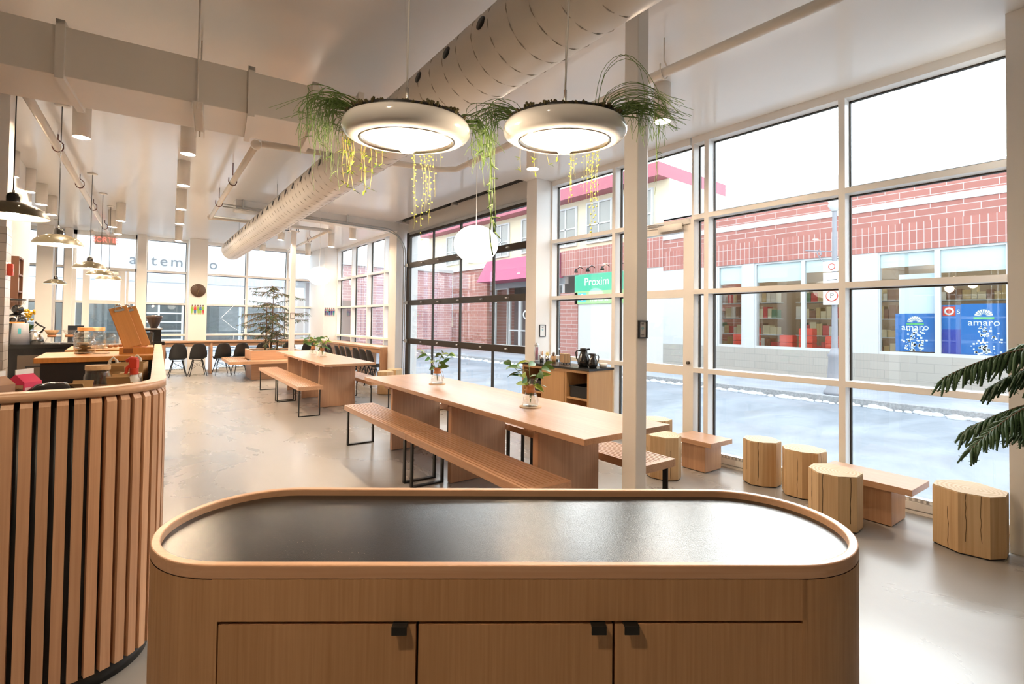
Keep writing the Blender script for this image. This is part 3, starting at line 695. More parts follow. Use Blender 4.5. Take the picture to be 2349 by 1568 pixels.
# ------------------------------------------------------------------ window counters and shell chairs
bb = thing('window_counter','long narrow wooden counter along the back windows with upright supports','counter')
MB().box(0.15,4.9,14.78,15.20,0.80,0.845).build('top', W_X, bb, bevel=0.003)
MB().box(0.15,4.9,14.84,14.86,0.70,0.80).build('apron', W_X, bb)
for x in (0.25,1.87,3.25): MB().box(x-0.025,x+0.025,14.80,15.17,0,0.80).build('support', W_Z, bb)
rb = thing('window_counter','long wooden counter with a pale top along the far side windows, with end panel','counter')
MB().box(4.33,4.80,9.92,14.05,0.805,0.85).build('top', W_Y, rb, bevel=0.003)
MB().box(4.36,4.38,9.95,14.05,0.71,0.805).build('apron', W_Y, rb)
for y in (9.94,11.2,12.5,13.8): MB().box(4.34,4.79,y-0.02,y+0.03,0,0.805).build('support', W_Z, rb)
def shell_mesh():
    k = MB(); k.smooth = True
    prof = [(0.215,0.395,0.19),(0.20,0.432,0.205),(0.10,0.437,0.225),(0.0,0.420,0.232),(-0.10,0.420,0.23),(-0.165,0.445,0.225),(-0.20,0.50,0.222),(-0.222,0.57,0.225),(-0.24,0.66,0.205),(-0.262,0.75,0.175),(-0.278,0.805,0.14),(-0.284,0.825,0.10)]
    rows=[]
    for i,(y,z,hw_) in enumerate(prof):
        row=[]
        for j in range(11):
            u=-1+j/5.0; e=abs(u)**2.4
            curl_z = 0.045*e if 1<=i<=5 else (0.02*e if i==6 else 0.0)
            curl_y = 0.055*e if i>=5 else 0.0
            row.append(k.bm.verts.new((u*hw_, y+curl_y, z+curl_z)))
        rows.append(row)
    for a,b in zip(rows,rows[1:]):
        for j in range(10): k._f([a[j],a[j+1],b[j+1],b[j]],True)
    return k
def make_chair(label, loc, rz, group):
    t = thing('shell_chair',label,'chair',loc,rz,group); t.scale = (0.84,0.88,0.97)
    o = shell_mesh().build('seat_shell', M_BLACK, t); so_ = o.modifiers.new('solid','SOLIDIFY'); so_.thickness = 0.008
    sb = o.modifiers.new('sub','SUBSURF'); sb.levels = 1; sb.render_levels = 1
    tops = {}
    for sx in (-1,1):
        for sy,yt,yb in ((1,0.10,0.21),(-1,-0.10,-0.25)):
            a=(sx*0.11,yt,0.405); b_=(sx*0.215,yb,0.0); MB().tube([a,b_],[0.014,0.009],10).build('leg', M_BLACK, t); tops[(sx,sy)] = (Vector(a),Vector(b_))
    k = MB(); at = lambda s,f: tops[s][0].lerp(tops[s][1],f)
    for s1,s2 in (((-1,-1),(1,-1)),((-1,1),(1,1)),((-1,-1),(-1,1)),((1,-1),(1,1))):
        k.tube([at(s1,0.12),at(s2,0.55)],0.004,6); k.tube([at(s2,0.12),at(s1,0.55)],0.004,6)
    k.tube([at((-1,-1),0.05),at((1,-1),0.05)],0.006,6); k.tube([at((-1,1),0.05),at((1,1),0.05)],0.006,6); k.build('wire_brace', M_BLKMETAL, t)
    return t
ch = None
for i,x in enumerate((0.70,1.12,1.53,2.05,2.47,2.95,3.62,4.12)):
    lab = 'black shell chair at the back window counter, %s counting from the serving counter'%ORD[i]
    y = 14.42
    if ch is None: ch = make_chair(lab,(x,y,0),0,'chairs at the back window counter')
    else: dup(ch,(x,y,0),rnd.uniform(-0.1,0.1),lab,'chairs at the back window counter')
for i,y in enumerate((10.12,10.52,10.92,11.36,11.74,12.1,12.66,13.05)):
    dup(ch,(4.36,y,0),R(-90)+rnd.uniform(-0.08,0.08),'black shell chair at the far side counter, %s counting from the garage door'%ORD[i],'chairs at the far side counter')

# ------------------------------------------------------------------ planter seat with the dry tree
pl = thing('planter_bench','wooden planter box with a slatted seat round it, holding a dry conifer','planter',(2.40,12.75,0),FR)
MB().box(0.02,1.05,0.02,0.95,0.0,0.39).build('base', W_X, pl)
k = MB(); k.box(0.0,1.1,0,0.05,0.46,0.68); k.box(0.0,1.1,0.92,0.97,0.46,0.68); k.box(0,0.05,0.05,0.92,0.46,0.68); k.box(1.05,1.1,0.05,0.92,0.46,0.68); k.build('planter_box', W_X, pl, bevel=0.003)
MB().box(0.05,1.05,0.05,0.92,0.5,0.645).build('soil', M_SOIL, pl)
MB().box(-0.05,1.2,-0.38,0.0,0.39,0.46).build('seat_plank', W_X, pl, bevel=0.01); MB().box(-0.05,1.2,0.97,1.3,0.39,0.46).build('seat_plank', W_X, pl, bevel=0.01)
k = MB(); k.box(-0.45,-0.05,-0.38,-0.34,0.39,0.46); k.box(-0.45,-0.05,1.26,1.3,0.39,0.46); k.box(-0.47,-0.45,-0.38,1.3,0.39,0.46); k.build('seat_frame', W_Y, pl)
for i in range(9): MB().box(-0.445+i*0.043,-0.414+i*0.043,-0.34,1.26,0.435,0.459).build('seat_slat', W_Y, pl)
def conifer(tr_mb, br_mb, nd_mb, base, H, tiers, q, droop=0.42, needle=0.05, trunk_r=0.022, lean=(0,0)):
    base = Vector(base); top = base+Vector((lean[0],lean[1],H))
    tr_mb.tube([base, base.lerp(top,0.35)+Vector((0.015,0,0)), base.lerp(top,0.7), top],[trunk_r,trunk_r*0.8,trunk_r*0.5,trunk_r*0.2],8)
    for (f,n,L) in tiers:
        a0 = q.uniform(0,6.28)
        for i in range(n):
            p = base.lerp(top,max(0.05,min(0.995,f+q.uniform(-0.05,0.05))))
            a = a0+2*math.pi*i/n+q.uniform(-0.35,0.35); l = L*q.uniform(0.45,1.2); d = Vector((math.cos(a),math.sin(a),0)); up_ = q.uniform(-0.25,0.55)
            pts=[]; m_=7
            for j in range(m_+1):
                t=j/m_; pts.append(p+d*l*t+Vector((0,0,up_*l*t-droop*l*t*t+0.25*droop*l*t**4*2)))
            br_mb.tube(pts,[0.007*(1-0.7*j/m_)+0.001 for j in range(m_+1)],5)
            nt_=int(l/0.028)
            for s in range(nt_):
                t=0.16+0.84*s/nt_; jf=t*m_; j=min(m_-1,int(jf)); c_=pts[j].lerp(pts[j+1],jf-j)
                if q.random()<0.22: continue
                for sd in (-1,1):
                    lat=Vector((-d.y,d.x,0))*sd; ln=needle*q.uniform(0.6,1.5)*(1.2-0.5*t)
                    e=c_+(lat*q.uniform(0.25,0.8)+d*0.4)*ln-Vector((0,0,q.uniform(0.35,1.0)*ln))
                    nd_mb.use(M_PINE if q.random()<0.5 else M_PINEB)
                    nd_mb.tube([c_,c_.lerp(e,0.5)+Vector((0,0,0.12*ln)),e],[0.0035,0.006,0.002],4,False)
tree = thing('conifer_tree','sparse browning conifer with two thin trunks growing in the wooden planter seat','tree',(2.86,13.15,0.645))
q = random.Random(11); t1,t2,t3 = MB(),MB(),MB(); t3.mats=[M_PINE,M_PINEB]
conifer(t1,t2,t3,(0.06,0.05,-0.02),1.60,((0.22,6,0.5),(0.34,6,0.62),(0.46,6,0.78),(0.57,7,0.85),(0.72,6,0.80),(0.86,6,0.80),(0.95,5,0.5),(0.99,5,0.16)),q,needle=0.085,lean=(0.05,0.02))
conifer(t1,t2,t3,(-0.08,0.0,-0.02),1.22,((0.28,6,0.5),(0.45,6,0.6),(0.62,6,0.75),(0.78,6,0.62),(0.95,6,0.36)),q,needle=0.08,lean=(0.03,0.0))
conifer(t1,t2,t3,(0.16,-0.1,-0.02),0.45,((0.3,6,0.24),(0.6,6,0.25),(0.9,6,0.18)),q,needle=0.07)
t1.build('trunk', M_BARK, tree); t2.build('branch', M_BARK, tree); t3.build('foliage', None, tree)
k = MB()
for i in range(26):
    a=q.uniform(0,6.28); r_=q.uniform(0.1,0.45); k.leaf((3.0+0.9*r_*math.cos(a)-0.1,13.2+r_*0.8*math.sin(a),0.64),(math.cos(a),math.sin(a),0.5),(0,0,1),0.10,0.05)
tag(k.build('ground_ivy', M_LEAF), 'low green leaves covering the soil of the planter seat', 'plant')
# big conifer at the edge of the picture
pt = thing('potted_conifer','dark green conifer with drooping branches reaching in beside the pale pier','plant',(3.25,0.06,0))
MB().lathe([(0,0),(0.15,0),(0.19,0.30),(0.17,0.30),(0.165,0.27),(0,0.27)],28).build('pot', mat('pot_grey',(0.3,0.3,0.29),0.7), pt)
MB().tube([(0,0,0.26),(0.0,0.0,1.0),(0.01,0.0,1.75)],[0.02,0.015,0.006],8).build('trunk', M_BARK, pt)
q = random.Random(5); b2,n2 = MB(),MB()
def spray(p0, d, L, rise, dr, twn=40, tl=0.17, wd=0.008, flat=0.9):
    d = Vector(d).normalized(); m_=10; pts=[Vector(p0)+d*L*(j/m_)+Vector((0,0,rise*L*(j/m_)-dr*L*(j/m_)**2)) for j in range(m_+1)]
    b2.tube(pts,[0.006*(1-0.8*j/m_)+0.0012 for j in range(m_+1)],6)
    for s in range(twn):
        t=0.10+0.90*s/twn; jf=t*m_; j=min(m_-1,int(jf)); c_=pts[j].lerp(pts[j+1],jf-j)
        for sd in (-1,1):
            lat=Vector((-d.y,d.x,0))*sd; ln=tl*q.uniform(0.75,1.15)*(1.0-0.62*t)+0.03
            e=c_+lat*ln*q.uniform(0.3,0.6)+d*ln*0.35-Vector((0,0,ln*q.uniform(0.55,0.95)))
            mid=c_.lerp(e,0.45)+Vector((0,0,0.10*ln)); n2.tube([c_,mid,e],[0.004,wd,0.003],5,False)
            for z in range(12):
                f=0.12+0.86*z/12; pp=c_.lerp(mid,f*2) if f<0.5 else mid.lerp(e,f*2-1)
                dv=Vector((q.uniform(-1,1),q.uniform(-1,1),q.uniform(-1,0.4))).normalized()
                n2.tube([pp,pp+dv*0.015],[0.0022,0.0006],3,False)
spray((0.0,0.0,1.35),(-0.50,0.85,0),0.56,0.12,0.42); spray((0,0,1.25),(-0.9,0.3,0),0.40,0.1,0.5); spray((0,0,1.12),(-0.30,0.93,0),0.46,0.12,0.55)
spray((0,0,1.18),(-0.62,0.75,0),0.50,0.0,0.6); spray((0,0,1.40),(0.5,0.85,0),0.40,0.1,0.4); spray((0,0,1.5),(0.9,-0.3,0),0.4,0.1,0.4); spray((0,0,1.1),(0.4,0.8,0),0.32,0.0,0.6); spray((0,0,1.3),(-0.1,0.99,0),0.36,0.05,0.5)
b2.build('branch', M_BARK, pt); n2.build('foliage', M_PINE, pt)

# ------------------------------------------------------------------ glass vases of leaves on the tables
CHEM = [(0.0,0.004),(0.060,0.004),(0.066,0.012),(0.066,0.03),(0.058,0.075),(0.036,0.115),(0.028,0.132),(0.030,0.15),(0.042,0.185),(0.062,0.225)]
def vase(label, loc, seed, nl=11, spread=0.15):
    q = random.Random(seed); t = thing('leaf_vase',label,'vase',loc,q.uniform(0,6),'waisted glass vases')
    MB().lathe(CHEM,32).build('glass', M_JAR, t)
    MB().lathe([(0,0.007),(0.060,0.007),(0.0635,0.03),(0.056,0.072),(0.046,0.088),(0,0.088)],28).build('water', M_WATER, t)
    MB().lathe([(0.038,0.108),(0.043,0.112),(0.033,0.132),(0.035,0.15),(0.046,0.168),(0.040,0.168),(0.030,0.15),(0.029,0.132),(0.034,0.112),(0.038,0.108)],24).build('collar', M_LEATHER, t)
    MB().tube([(0.036,0,0.13),(0.05,0.01,0.13),(0.06,0.01,0.11),(0.066,0.012,0.07),(0.072,0.01,0.05)],0.002,5).build('tie', M_LEATHER, t)
    st, lf = MB(), MB(); lf.mats=[M_LEAF,M_LEAF2]
    for i in range(5):
        a = i*1.26+q.uniform(-0.3,0.3); d=Vector((math.cos(a),math.sin(a),0)); h_=q.uniform(0.07,0.13); rr=spread*q.uniform(0.5,1.0)
        pts=[Vector((0,0,0.03)),Vector((0,0,0.13))+d*0.012,Vector((0,0,0.215))+d*0.045,Vector((0,0,0.225+h_*0.6))+d*(0.045+rr*0.55),Vector((0,0,0.225+h_))+d*(0.045+rr)]
        st.tube(pts,0.0022,5)
        for j in range(5):
            f=0.36+0.64*j/4; jf=f*4; ix=min(3,int(jf)); p=pts[ix].lerp(pts[ix+1],jf-ix)
            aa=a+q.uniform(-1.3,1.3); lf.use(M_LEAF if q.random()<0.78 else M_LEAF2)
            lf.leaf(p,(math.cos(aa),math.sin(aa),q.uniform(-0.15,0.7)),(q.uniform(-1,1),q.uniform(-1,1),q.uniform(0.2,1)),q.uniform(0.085,0.135),q.uniform(0.045,0.068),q.uniform(0.1,0.5))
    st.build('stem', M_VINE, t); lf.build('leaves', None, t)
    return t
def coaster(label, loc, r=0.088): tag(MB().cyl((loc[0],loc[1],loc[2]),r,0.007,32).build('coaster', M_CORK), label, 'coaster', 'cork coasters')
for lab,p,s in (('waisted glass vase of big green leaves on the near half of the front table',(2.556,2.964),1),('waisted glass vase of leaves on the far half of the front table',(2.654,4.60),2),('waisted glass vase of leaves on the distant table, the nearer of its two',(2.862,9.07),3),('waisted glass vase of leaves on the distant table, the farther of its two',(2.882,9.68),4)):
    vase(lab,(p[0],p[1],0.757 if s != 4 else 0.75),s)
for lab,p in (('round cork coaster under the vase closest to the island',(2.556,2.964)),('round cork coaster under the farther vase of the front table',(2.654,4.60)),('round cork coaster under the nearer vase of the distant table',(2.862,9.07))): coaster(lab,(p[0],p[1],0.75))

# ------------------------------------------------------------------ condiment cabinet by the window
cb = thing('condiment_cabinet','wooden cabinet with black top and open bays standing by the window beside the garage door','cabinet',(0,0,0))
x0,x1,y0,y1,h = 4.28,4.70,3.93,5.14,0.88
k = MB(); k.box(x0,x1,y0,y0+0.03,0,h-0.025); k.box(x0,x1,y1-0.03,y1,0,h-0.025); k.box(x1-0.02,x1,y0+0.03,y1-0.03,0,h-0.025); k.box(x0,x1-0.02,y0+0.03,y1-0.03,0.02,0.06); k.box(x0,x1-0.02,y0+0.03,y1-0.03,h-0.06,h-0.025)
k.box(x0+0.002,x1-0.02,4.30,4.325,0.06,h-0.06); k.box(x0+0.002,x1-0.02,4.735,4.76,0.06,h-0.06); k.build('carcass', W_CAB, cb, bevel=0.002)
for a,b_ in ((y0+0.03,4.30),(4.76,y1-0.03)): MB().box(x0+0.01,x1-0.02,a,b_,0.50,0.52).build('shelf', W_CAB, cb)
MB().box(x0+0.001,x0+0.02,4.33,4.73,0.06,h-0.06).build('door', W_CAB, cb)
MB().box(x0-0.015,x1+0.01,y0-0.015,y1+0.01,h-0.025,h).build('worktop', M_SLATE, cb)
for a,b_,lab in ((3.98,4.28,'black plastic bin in the open bay of the window cabinet, under the carafes'),(4.79,5.09,'black plastic bin in the cabinet bay hidden behind the near vase leaves')):
    t = thing('storage_bin',lab,'bin',((x0+0.20),(a+b_)/2,0.521)); k = MB(); wv=(b_-a)/2
    k.prism([(-0.15,-wv*0.85),(0.15,-wv*0.85),(0.15,wv*0.85),(-0.15,wv*0.85)],0,0.006)
    for sx,sy in ((1,0),(-1,0),(0,1),(0,-1)):
        if sx: k.box(sx*0.155-0.004,sx*0.155+0.004,-wv*0.95,wv*0.95,0.0,0.13)
        else: k.box(-0.155,0.155,sy*wv*0.92-0.004,sy*wv*0.92+0.004,0,0.13)
    k.build('tub', M_BLACK, t); k=MB(); k.ring([(-0.175,-wv),(0.175,-wv),(0.175,wv),(-0.175,wv)],[(-0.15,-wv*0.88),(0.15,-wv*0.88),(0.15,wv*0.88),(-0.15,wv*0.88)],0.126,0.136); k.build('rim', M_BLACK, t)
def carafe(label, loc, s, rz):
    t = thing('carafe',label,'carafe',loc,rz,'black insulated carafes')
    k = MB(); n=40; prof=[(0,0),(0.055,0),(0.072,0.02),(0.078,0.06),(0.068,0.11),(0.048,0.155),(0.042,0.185),(0.045,0.2)]
    prof=[(r*s,z*s) for r,z in prof]; k.lathe(prof,n)
    for i,v in enumerate(k.bm.verts):
        if v.co.z>0.01*s and v.co.z<0.16*s:
            a=math.atan2(v.co.y,v.co.x)+v.co.z*9/s; f=1+0.035*math.cos(8*a); v.co.x*=f; v.co.y*=f
    k.build('body', M_BLACKG, t); k=MB(); k.lathe([(0.045*s,0.198*s),(0.05*s,0.205*s),(0.047*s,0.225*s),(0.03*s,0.232*s),(0,0.232*s)],28); k.prism([(0.03*s,-0.015*s),(0.075*s,-0.004*s),(0.075*s,0.004*s),(0.03*s,0.015*s)],0.205*s,0.225*s); k.build('lid', M_BLACKG, t)
    MB().tube([(-0.043*s,0,0.195*s),(-0.085*s,0,0.20*s),(-0.10*s,0,0.17*s),(-0.09*s,0,0.10*s),(-0.072*s,0,0.07*s)],0.008*s,8).build('handle', M_BLACKG, t)
carafe('tall black carafe with a thin handle, on the black topped cabinet',(4.50,4.22,0.88),1.0,R(-55)); carafe('short black carafe next to the tall one on the cabinet',(4.50,4.07,0.88),0.75,R(150))
def cup(label, loc, m, sm): 
    t = thing('condiment_cup',label,'cup',loc,0,'metal cups of stirrers and packets')
    MB().lathe([(0,0),(0.027,0),(0.036,0.09),(0.034,0.09),(0.026,0.003),(0,0.003)],24).build('cup_body', m, t)
    k=MB(); q=random.Random(len(label))
    for i in range(13): a=q.uniform(0,6.28); r_=q.uniform(0,0.022); k.tube([(r_*0.6*math.cos(a),r_*0.6*math.sin(a),0.01),(r_*1.5*math.cos(a),r_*1.5*math.sin(a),q.uniform(0.12,0.145))],0.0035,5)
    k.build('contents', sm, t)
cup('metal cup of wooden stirrers on the cabinet, farthest from the carafes',(4.55,5.05,0.88),M_STEEL,W_Z); cup('metal cup of pale yellow packets on the cabinet, between two cups of sticks',(4.55,4.93,0.88),M_STEEL,mat('yellow_packet',(0.8,0.68,0.3),0.6)); cup('wooden cup of brown sticks on the cabinet, next to the napkins',(4.56,4.82,0.88),M_CORK,M_BARK)
nh = thing('napkin_holder','wire holder full of brown paper napkins on the black cabinet top','napkin holder',(4.57,4.62,0.88),R(70))
k=MB(); 
for i in range(16): k.box(-0.075+0.003*math.sin(i),0.075+0.003*math.sin(i),-0.04+i*0.005,-0.0365+i*0.005,0.02,0.135)
k.build('napkins', mat('kraft_paper',(0.55,0.37,0.22),0.8), nh); k=MB()
for y in (-0.045,0.045): k.tube([(-0.07,y,0.0),(-0.07,y,0.12),(0.07,y,0.12),(0.07,y,0.0)],0.003,6)
for x in (-0.05,0,0.05): k.tube([(x,-0.05,0.012),(x,0.05,0.012)],0.004,6); k.ball((x,-0.045,0.005),0.006,8); k.ball((x,0.045,0.005),0.006,8)
k.build('wire_frame', M_BLKMETAL, nh)
sd = thing('straw_dispenser','clear glass straw dispenser of pink straws at the far end of the cabinet','dispenser',(4.50,5.10,0.88))
MB().lathe([(0,0),(0.04,0),(0.035,0.02),(0.033,0.22),(0.03,0.22),(0.03,0.02)],24).build('glass', M_JAR, sd); MB().lathe([(0.036,0.22),(0.038,0.235),(0.01,0.25),(0,0.26)],24).build('lid', M_STEEL, sd)
k=MB()
for i in range(8): k.tube([(0.018*math.cos(i),0.018*math.sin(i),0.02),(0.02*math.cos(i+0.4),0.02*math.sin(i+0.4),0.2)],0.003,5)
k.build('straws', mat('pink_straw',(0.75,0.25,0.35),0.5), sd)
for lab,p in (('white paper cup lids stacked behind the tall carafe',(4.62,4.33)),('white bowl behind the short carafe on the cabinet',(4.63,4.02))):
    tag(MB().lathe([(0,0),(0.04,0),(0.055,0.05),(0.05,0.05),(0.036,0.005),(0,0.005)],24,(p[0],p[1],0.88)).build('white_bowl', M_PAPER),lab,'bowl')
# framed notices
def frame_ny(label, x, y, z, w_, h_, body):
    t = thing('framed_notice',label,'notice',(x,y,z)); k=MB(); e=0.008
    k.box(-w_/2,w_/2,-0.012,0,-h_/2,-h_/2+e); k.box(-w_/2,w_/2,-0.012,0,h_/2-e,h_/2); k.box(-w_/2,-w_/2+e,-0.012,0,-h_/2+e,h_/2-e); k.box(w_/2-e,w_/2,-0.012,0,-h_/2+e,h_/2-e); k.build('frame', M_BLACK, t)
    MB().box(-w_/2+e,w_/2-e,-0.004,0,-h_/2+e,h_/2-e).build('sheet', M_PAPER, t)
    return t
cy_ = mat('cyan_print',(0.10,0.50,0.58),0.5); gy = mat('grey_print',(0.3,0.3,0.32),0.6)
def wifi(t, s, z):
    k=MB()
    for r_ in (0.3,0.62,0.95):
        k.tube([(r_*s*math.sin(a),-0.0055,z+r_*s*math.cos(a)) for a in [R(-45+9*i) for i in range(11)]],0.09*s,4)
    k.ball((0,-0.0055,z),0.10*s,8); k.build('wifi_symbol', cy_, t)
t = frame_ny('black framed notice with a blue wireless symbol on the steel post',2.38,1.7745,1.385,0.052*1.5,0.105,''); wifi(t,0.018,-0.005); text('lettering','wifi',0.016,gy,t,(0,-0.0055,0.033),FACE_NY); text('lettering','merci',0.010,gy,t,(0,-0.0055,-0.03),FACE_NY)
t = frame_ny('black framed notice on the white column above the straw dispenser',4.68,5.189,1.30,0.115,0.17,''); wifi(t,0.022,0.0); text('lettering','wifi',0.02,gy,t,(0,-0.0055,0.045),FACE_NY)
t = frame_ny('thin black framed sheet on the distant steel post behind the tree',2.96,11.449,1.50,0.10,0.125,''); text('lettering','wifi',0.02,gy,t,(0,-0.0055,0.02),FACE_NY)

# ------------------------------------------------------------------ lamps
M_SHADE = mat('shade_white_gloss', (0.84,0.83,0.81), 0.12, coat=0.4)
M_REFL = mat('shade_inside', (0.86,0.80,0.74), 0.45)
M_CORDW = mat('white_cord', (0.85,0.83,0.8), 0.5)
def vine(k, p, d, L, q, sag=1.0, r=0.0014, out=0.1):
    pts=[]; m_=9
    for j in range(m_+1):
        t=j/m_; pts.append(Vector(p)+Vector(d)*(out*math.sin(min(1,t*1.3)*1.57))+Vector((q.uniform(-1,1)*0.006,q.uniform(-1,1)*0.006,0.06*math.sin(t*3.1)*(1 if sag>0 else 0)-L*t*t*sag)))
    k.tube(pts,[r*(1-0.6*j/m_) for j in range(m_+1)],4,False); return pts
def planter_lamp(label, loc, tilt, seed, strands):
    q = random.Random(seed); t = thing('planter_pendant_lamp',label,'pendant lamp',loc,0,'planter pendant lamps'); t.rotation_euler = Matrix.Rotation(tilt,3,Vector((math.cos(YAW),-math.sin(YAW),0))).to_euler()
    prof=[(0.203,0.024),(0.206,0.028),(0.212,0.024),(0.219,0.012),(0.2215,-0.002),(0.217,-0.017),(0.205,-0.029),(0.188,-0.036),(0.170,-0.037),(0.164,-0.034)]
    MB().lathe(prof,64).build('shade', M_SHADE, t)
    MB().lathe([(0.164,-0.034),(0.156,-0.027),(0.140,-0.015),(0.110,0.000),(0.06,0.010),(0.0,0.012)],56).build('reflector', M_REFL, t)
    MB().lathe([(0.163,-0.035),(0.163,-0.039),(0.157,-0.030),(0.155,-0.027)],56).build('reflector_rim', M_STEEL, t)
    MB().lathe([(0,-0.078),(0.02,-0.075),(0.038,-0.060),(0.044,-0.04),(0.040,-0.020),(0.026,-0.002),(0,0.006)],28).build('bulb', E_BULB2, t)
    MB().lathe([(0.202,0.022),(0.204,0.036),(0.200,0.038),(0.198,0.022)],56).build('planter_liner', M_BLACK, t)
    k=MB(); k.lathe([(0,0.030),(0.199,0.030),(0.198,0.018),(0,0.018)],40)
    for i in range(1500):
        a=q.uniform(0,6.283); r_=0.2*math.sqrt(q.uniform(0.3,1.02)); h_=q.uniform(0.006,0.016)+0.008*math.sin(a*9)*math.sin(a*5+1); x,y=r_*math.cos(a),r_*math.sin(a)
        k.tube([(x,y,0.028),(x+q.uniform(-.012,.012),y+q.uniform(-.012,.012),0.028+h_)],[0.0055,0.0045,],4)
    k.build('moss', M_MOSS, t)['kind']='stuff'
    MB().lathe([(0.014,0.03),(0.014,0.10),(0.012,0.105),(0.006,0.107)],16).build('socket_cap', M_SHADE, t)
    MB().lathe([(0.006,0.105),(0.006,0.145),(0.003,0.147)],12).build('strain_relief', M_STEEL, t)
    k=MB(); top=CZ-loc[2]
    k.tube([(0,0,0.145),(0.004,0.0,0.30),(0.010,-0.004,0.55),(0.006,0,top-0.02)],0.0035,8)
    for sx in (-1,1): k.tube([(0,0,0.1),(sx*0.015,0.01,top-0.02)],0.0009,4)
    k.lathe([(0,top),(0.05,top),(0.05,top-0.02),(0.0,top-0.025)],20); k.build('cord', M_CORDW, t)
    stems, twigs, lf = MB(),MB(),MB(); lf.mats=[M_LEAF2,M_LEAF]
    for (kind,a0,n,L0,L1) in strands:
        for i in range(n):
            a=R(a0+q.uniform(-12,12)); d=Vector((math.cos(a),math.sin(a),0)); p=d*0.203+Vector((0,0,0.036)); L=q.uniform(L0,L1)
            if kind=='rush':
                pts=vine(stems,p-d*0.05,d,L,q,1.0,0.0017,q.uniform(0.09,0.20)); 
                for _ in range(3):
                    ix=q.randrange(3,9); b0=pts[ix]; dv=Vector((q.uniform(-1,1),q.uniform(-1,1),q.uniform(-1.6,0.1)))*0.035; stems.tube([b0,b0+dv*0.5+Vector((0,0,0.006)),b0+dv],[0.0012,0.001,0.0006],4,False)
            elif kind=='up':
                pts=[p-d*0.06,p-d*0.03+Vector((0,0,L*0.8)),p+d*0.05+Vector((0,0,L)),p+d*0.13+Vector((0,0,L*0.5)),p+d*q.uniform(0.15,0.24)+Vector((0,0,-L*0.4))]; 
                # smooth
                sm=[]; 
                for s_ in range(13):
                    u=s_/12*4; ix=min(3,int(u)); f=u-ix; a1=pts[max(0,ix-1)];b1=pts[ix];c1=pts[ix+1];d1_=pts[min(4,ix+2)]
                    sm.append(0.5*((2*b1)+(c1-a1)*f+(2*a1-5*b1+4*c1-d1_)*f*f+(3*b1-a1-3*c1+d1_)*f**3))
                stems.tube(sm,[0.0014*(1-0.5*s_/12) for s_ in range(13)],4,False)
            elif kind=='pearl':
                pk_=MB(); pts=vine(pk_,p,d,L,q,1.0,0.0008,0.035)
                m_=int(L/0.012)
                for j in range(m_):
                    u=(j/m_)*9; ix=min(8,int(u)); c_=pts[ix].lerp(pts[ix+1],u-ix); pk_.ball(c_+Vector((q.uniform(-.008,.008),q.uniform(-.008,.008),0)),q.uniform(0.0028,0.0042),6)
                pk_.build('pearl_strand', M_PEARL, t)
            elif kind=='leafy':
                pts=vine(twigs,p,d,L,q,1.0,0.0022,0.05)
                for j in range(2,10):
                    for _ in range(3):
                        dv=Vector((q.uniform(-1,1),q.uniform(-1,1),q.uniform(-0.4,0.8))); lf.use(M_LEAF2 if q.random()<0.75 else M_LEAF); lf.leaf(pts[j],dv,(0,0,1),q.uniform(0.016,0.03),0.009,0.2,3)
            elif kind=='cactus':
                cur=p; dv=(d+Vector((0,0,0.1))).normalized(); 
                for j in range(int(L/0.045)):
                    nx=cur+dv*0.045; stems.tube([cur,nx],0.0028,5); 
                    if q.random()<0.6: e=Vector((q.uniform(-1,1),q.uniform(-1,1),q.uniform(-1,0.2))).normalized()*0.035; stems.tube([nx,nx+e],0.0024,5)
                    cur=nx; dv=(dv*0.5+Vector((q.uniform(-.25,.25),q.uniform(-.25,.25),-0.75))).normalized()
    for m_,nm,mt in ((stems,'hanging_stems',M_VINE),(twigs,'trailing_vines',mat('vine_yellow',(0.42,0.33,0.08),0.5)),(lf,'vine_leaves',None)):
        if len(m_.bm.verts): 
            o=m_.build(nm, mt, t); o['kind']='stuff'
        else: m_.bm.free()
    ld=bpy.data.lights.new('bulb_light','POINT'); ld.energy=5; ld.color=LAMP_WARM; ld.shadow_soft_size=0.05; lo=bpy.data.objects.new('bulb_light',ld); COL.objects.link(lo); lo.parent=t; lo.location=(0,0,-0.13)
    return t
# angles: 321 is towards the camera's right, 141 its left, 51 away, 231 towards the camera
planter_lamp('white pendant lamp planted with moss and trailing vines, nearer the boxy duct',(0.776,1.579,2.088),R(5),21,
 [('rush',154,30,0.04,0.16),('rush',135,10,0.08,0.26),('rush',170,10,0.04,0.14),('leafy',108,6,0.13,0.22),('leafy',84,3,0.08,0.14),('leafy',124,4,0.13,0.24),('pearl',46,8,0.20,0.44),('pearl',40,3,0.08,0.16),('cactus',336,5,0.12,0.24),('cactus',330,2,0.45,0.62),('rush',332,2,0.2,0.42),('up',155,6,0.02,0.06)])
planter_lamp('white pendant lamp planted with moss and wiry green rush, nearer the steel post',(1.239,1.266,2.108),R(5),22,
 [('rush',132,20,0.06,0.18),('rush',150,8,0.06,0.18),('leafy',78,2,0.1,0.14),('leafy',62,2,0.08,0.13),('pearl',28,9,0.13,0.28),('pearl',22,4,0.26,0.42),('rush',318,14,0.02,0.10),('rush',300,8,0.02,0.14),('up',315,26,0.02,0.09),('up',292,14,0.02,0.08),('rush',308,3,0.2,0.36),('up',140,6,0.03,0.08),('up',280,3,0.12,0.16)])
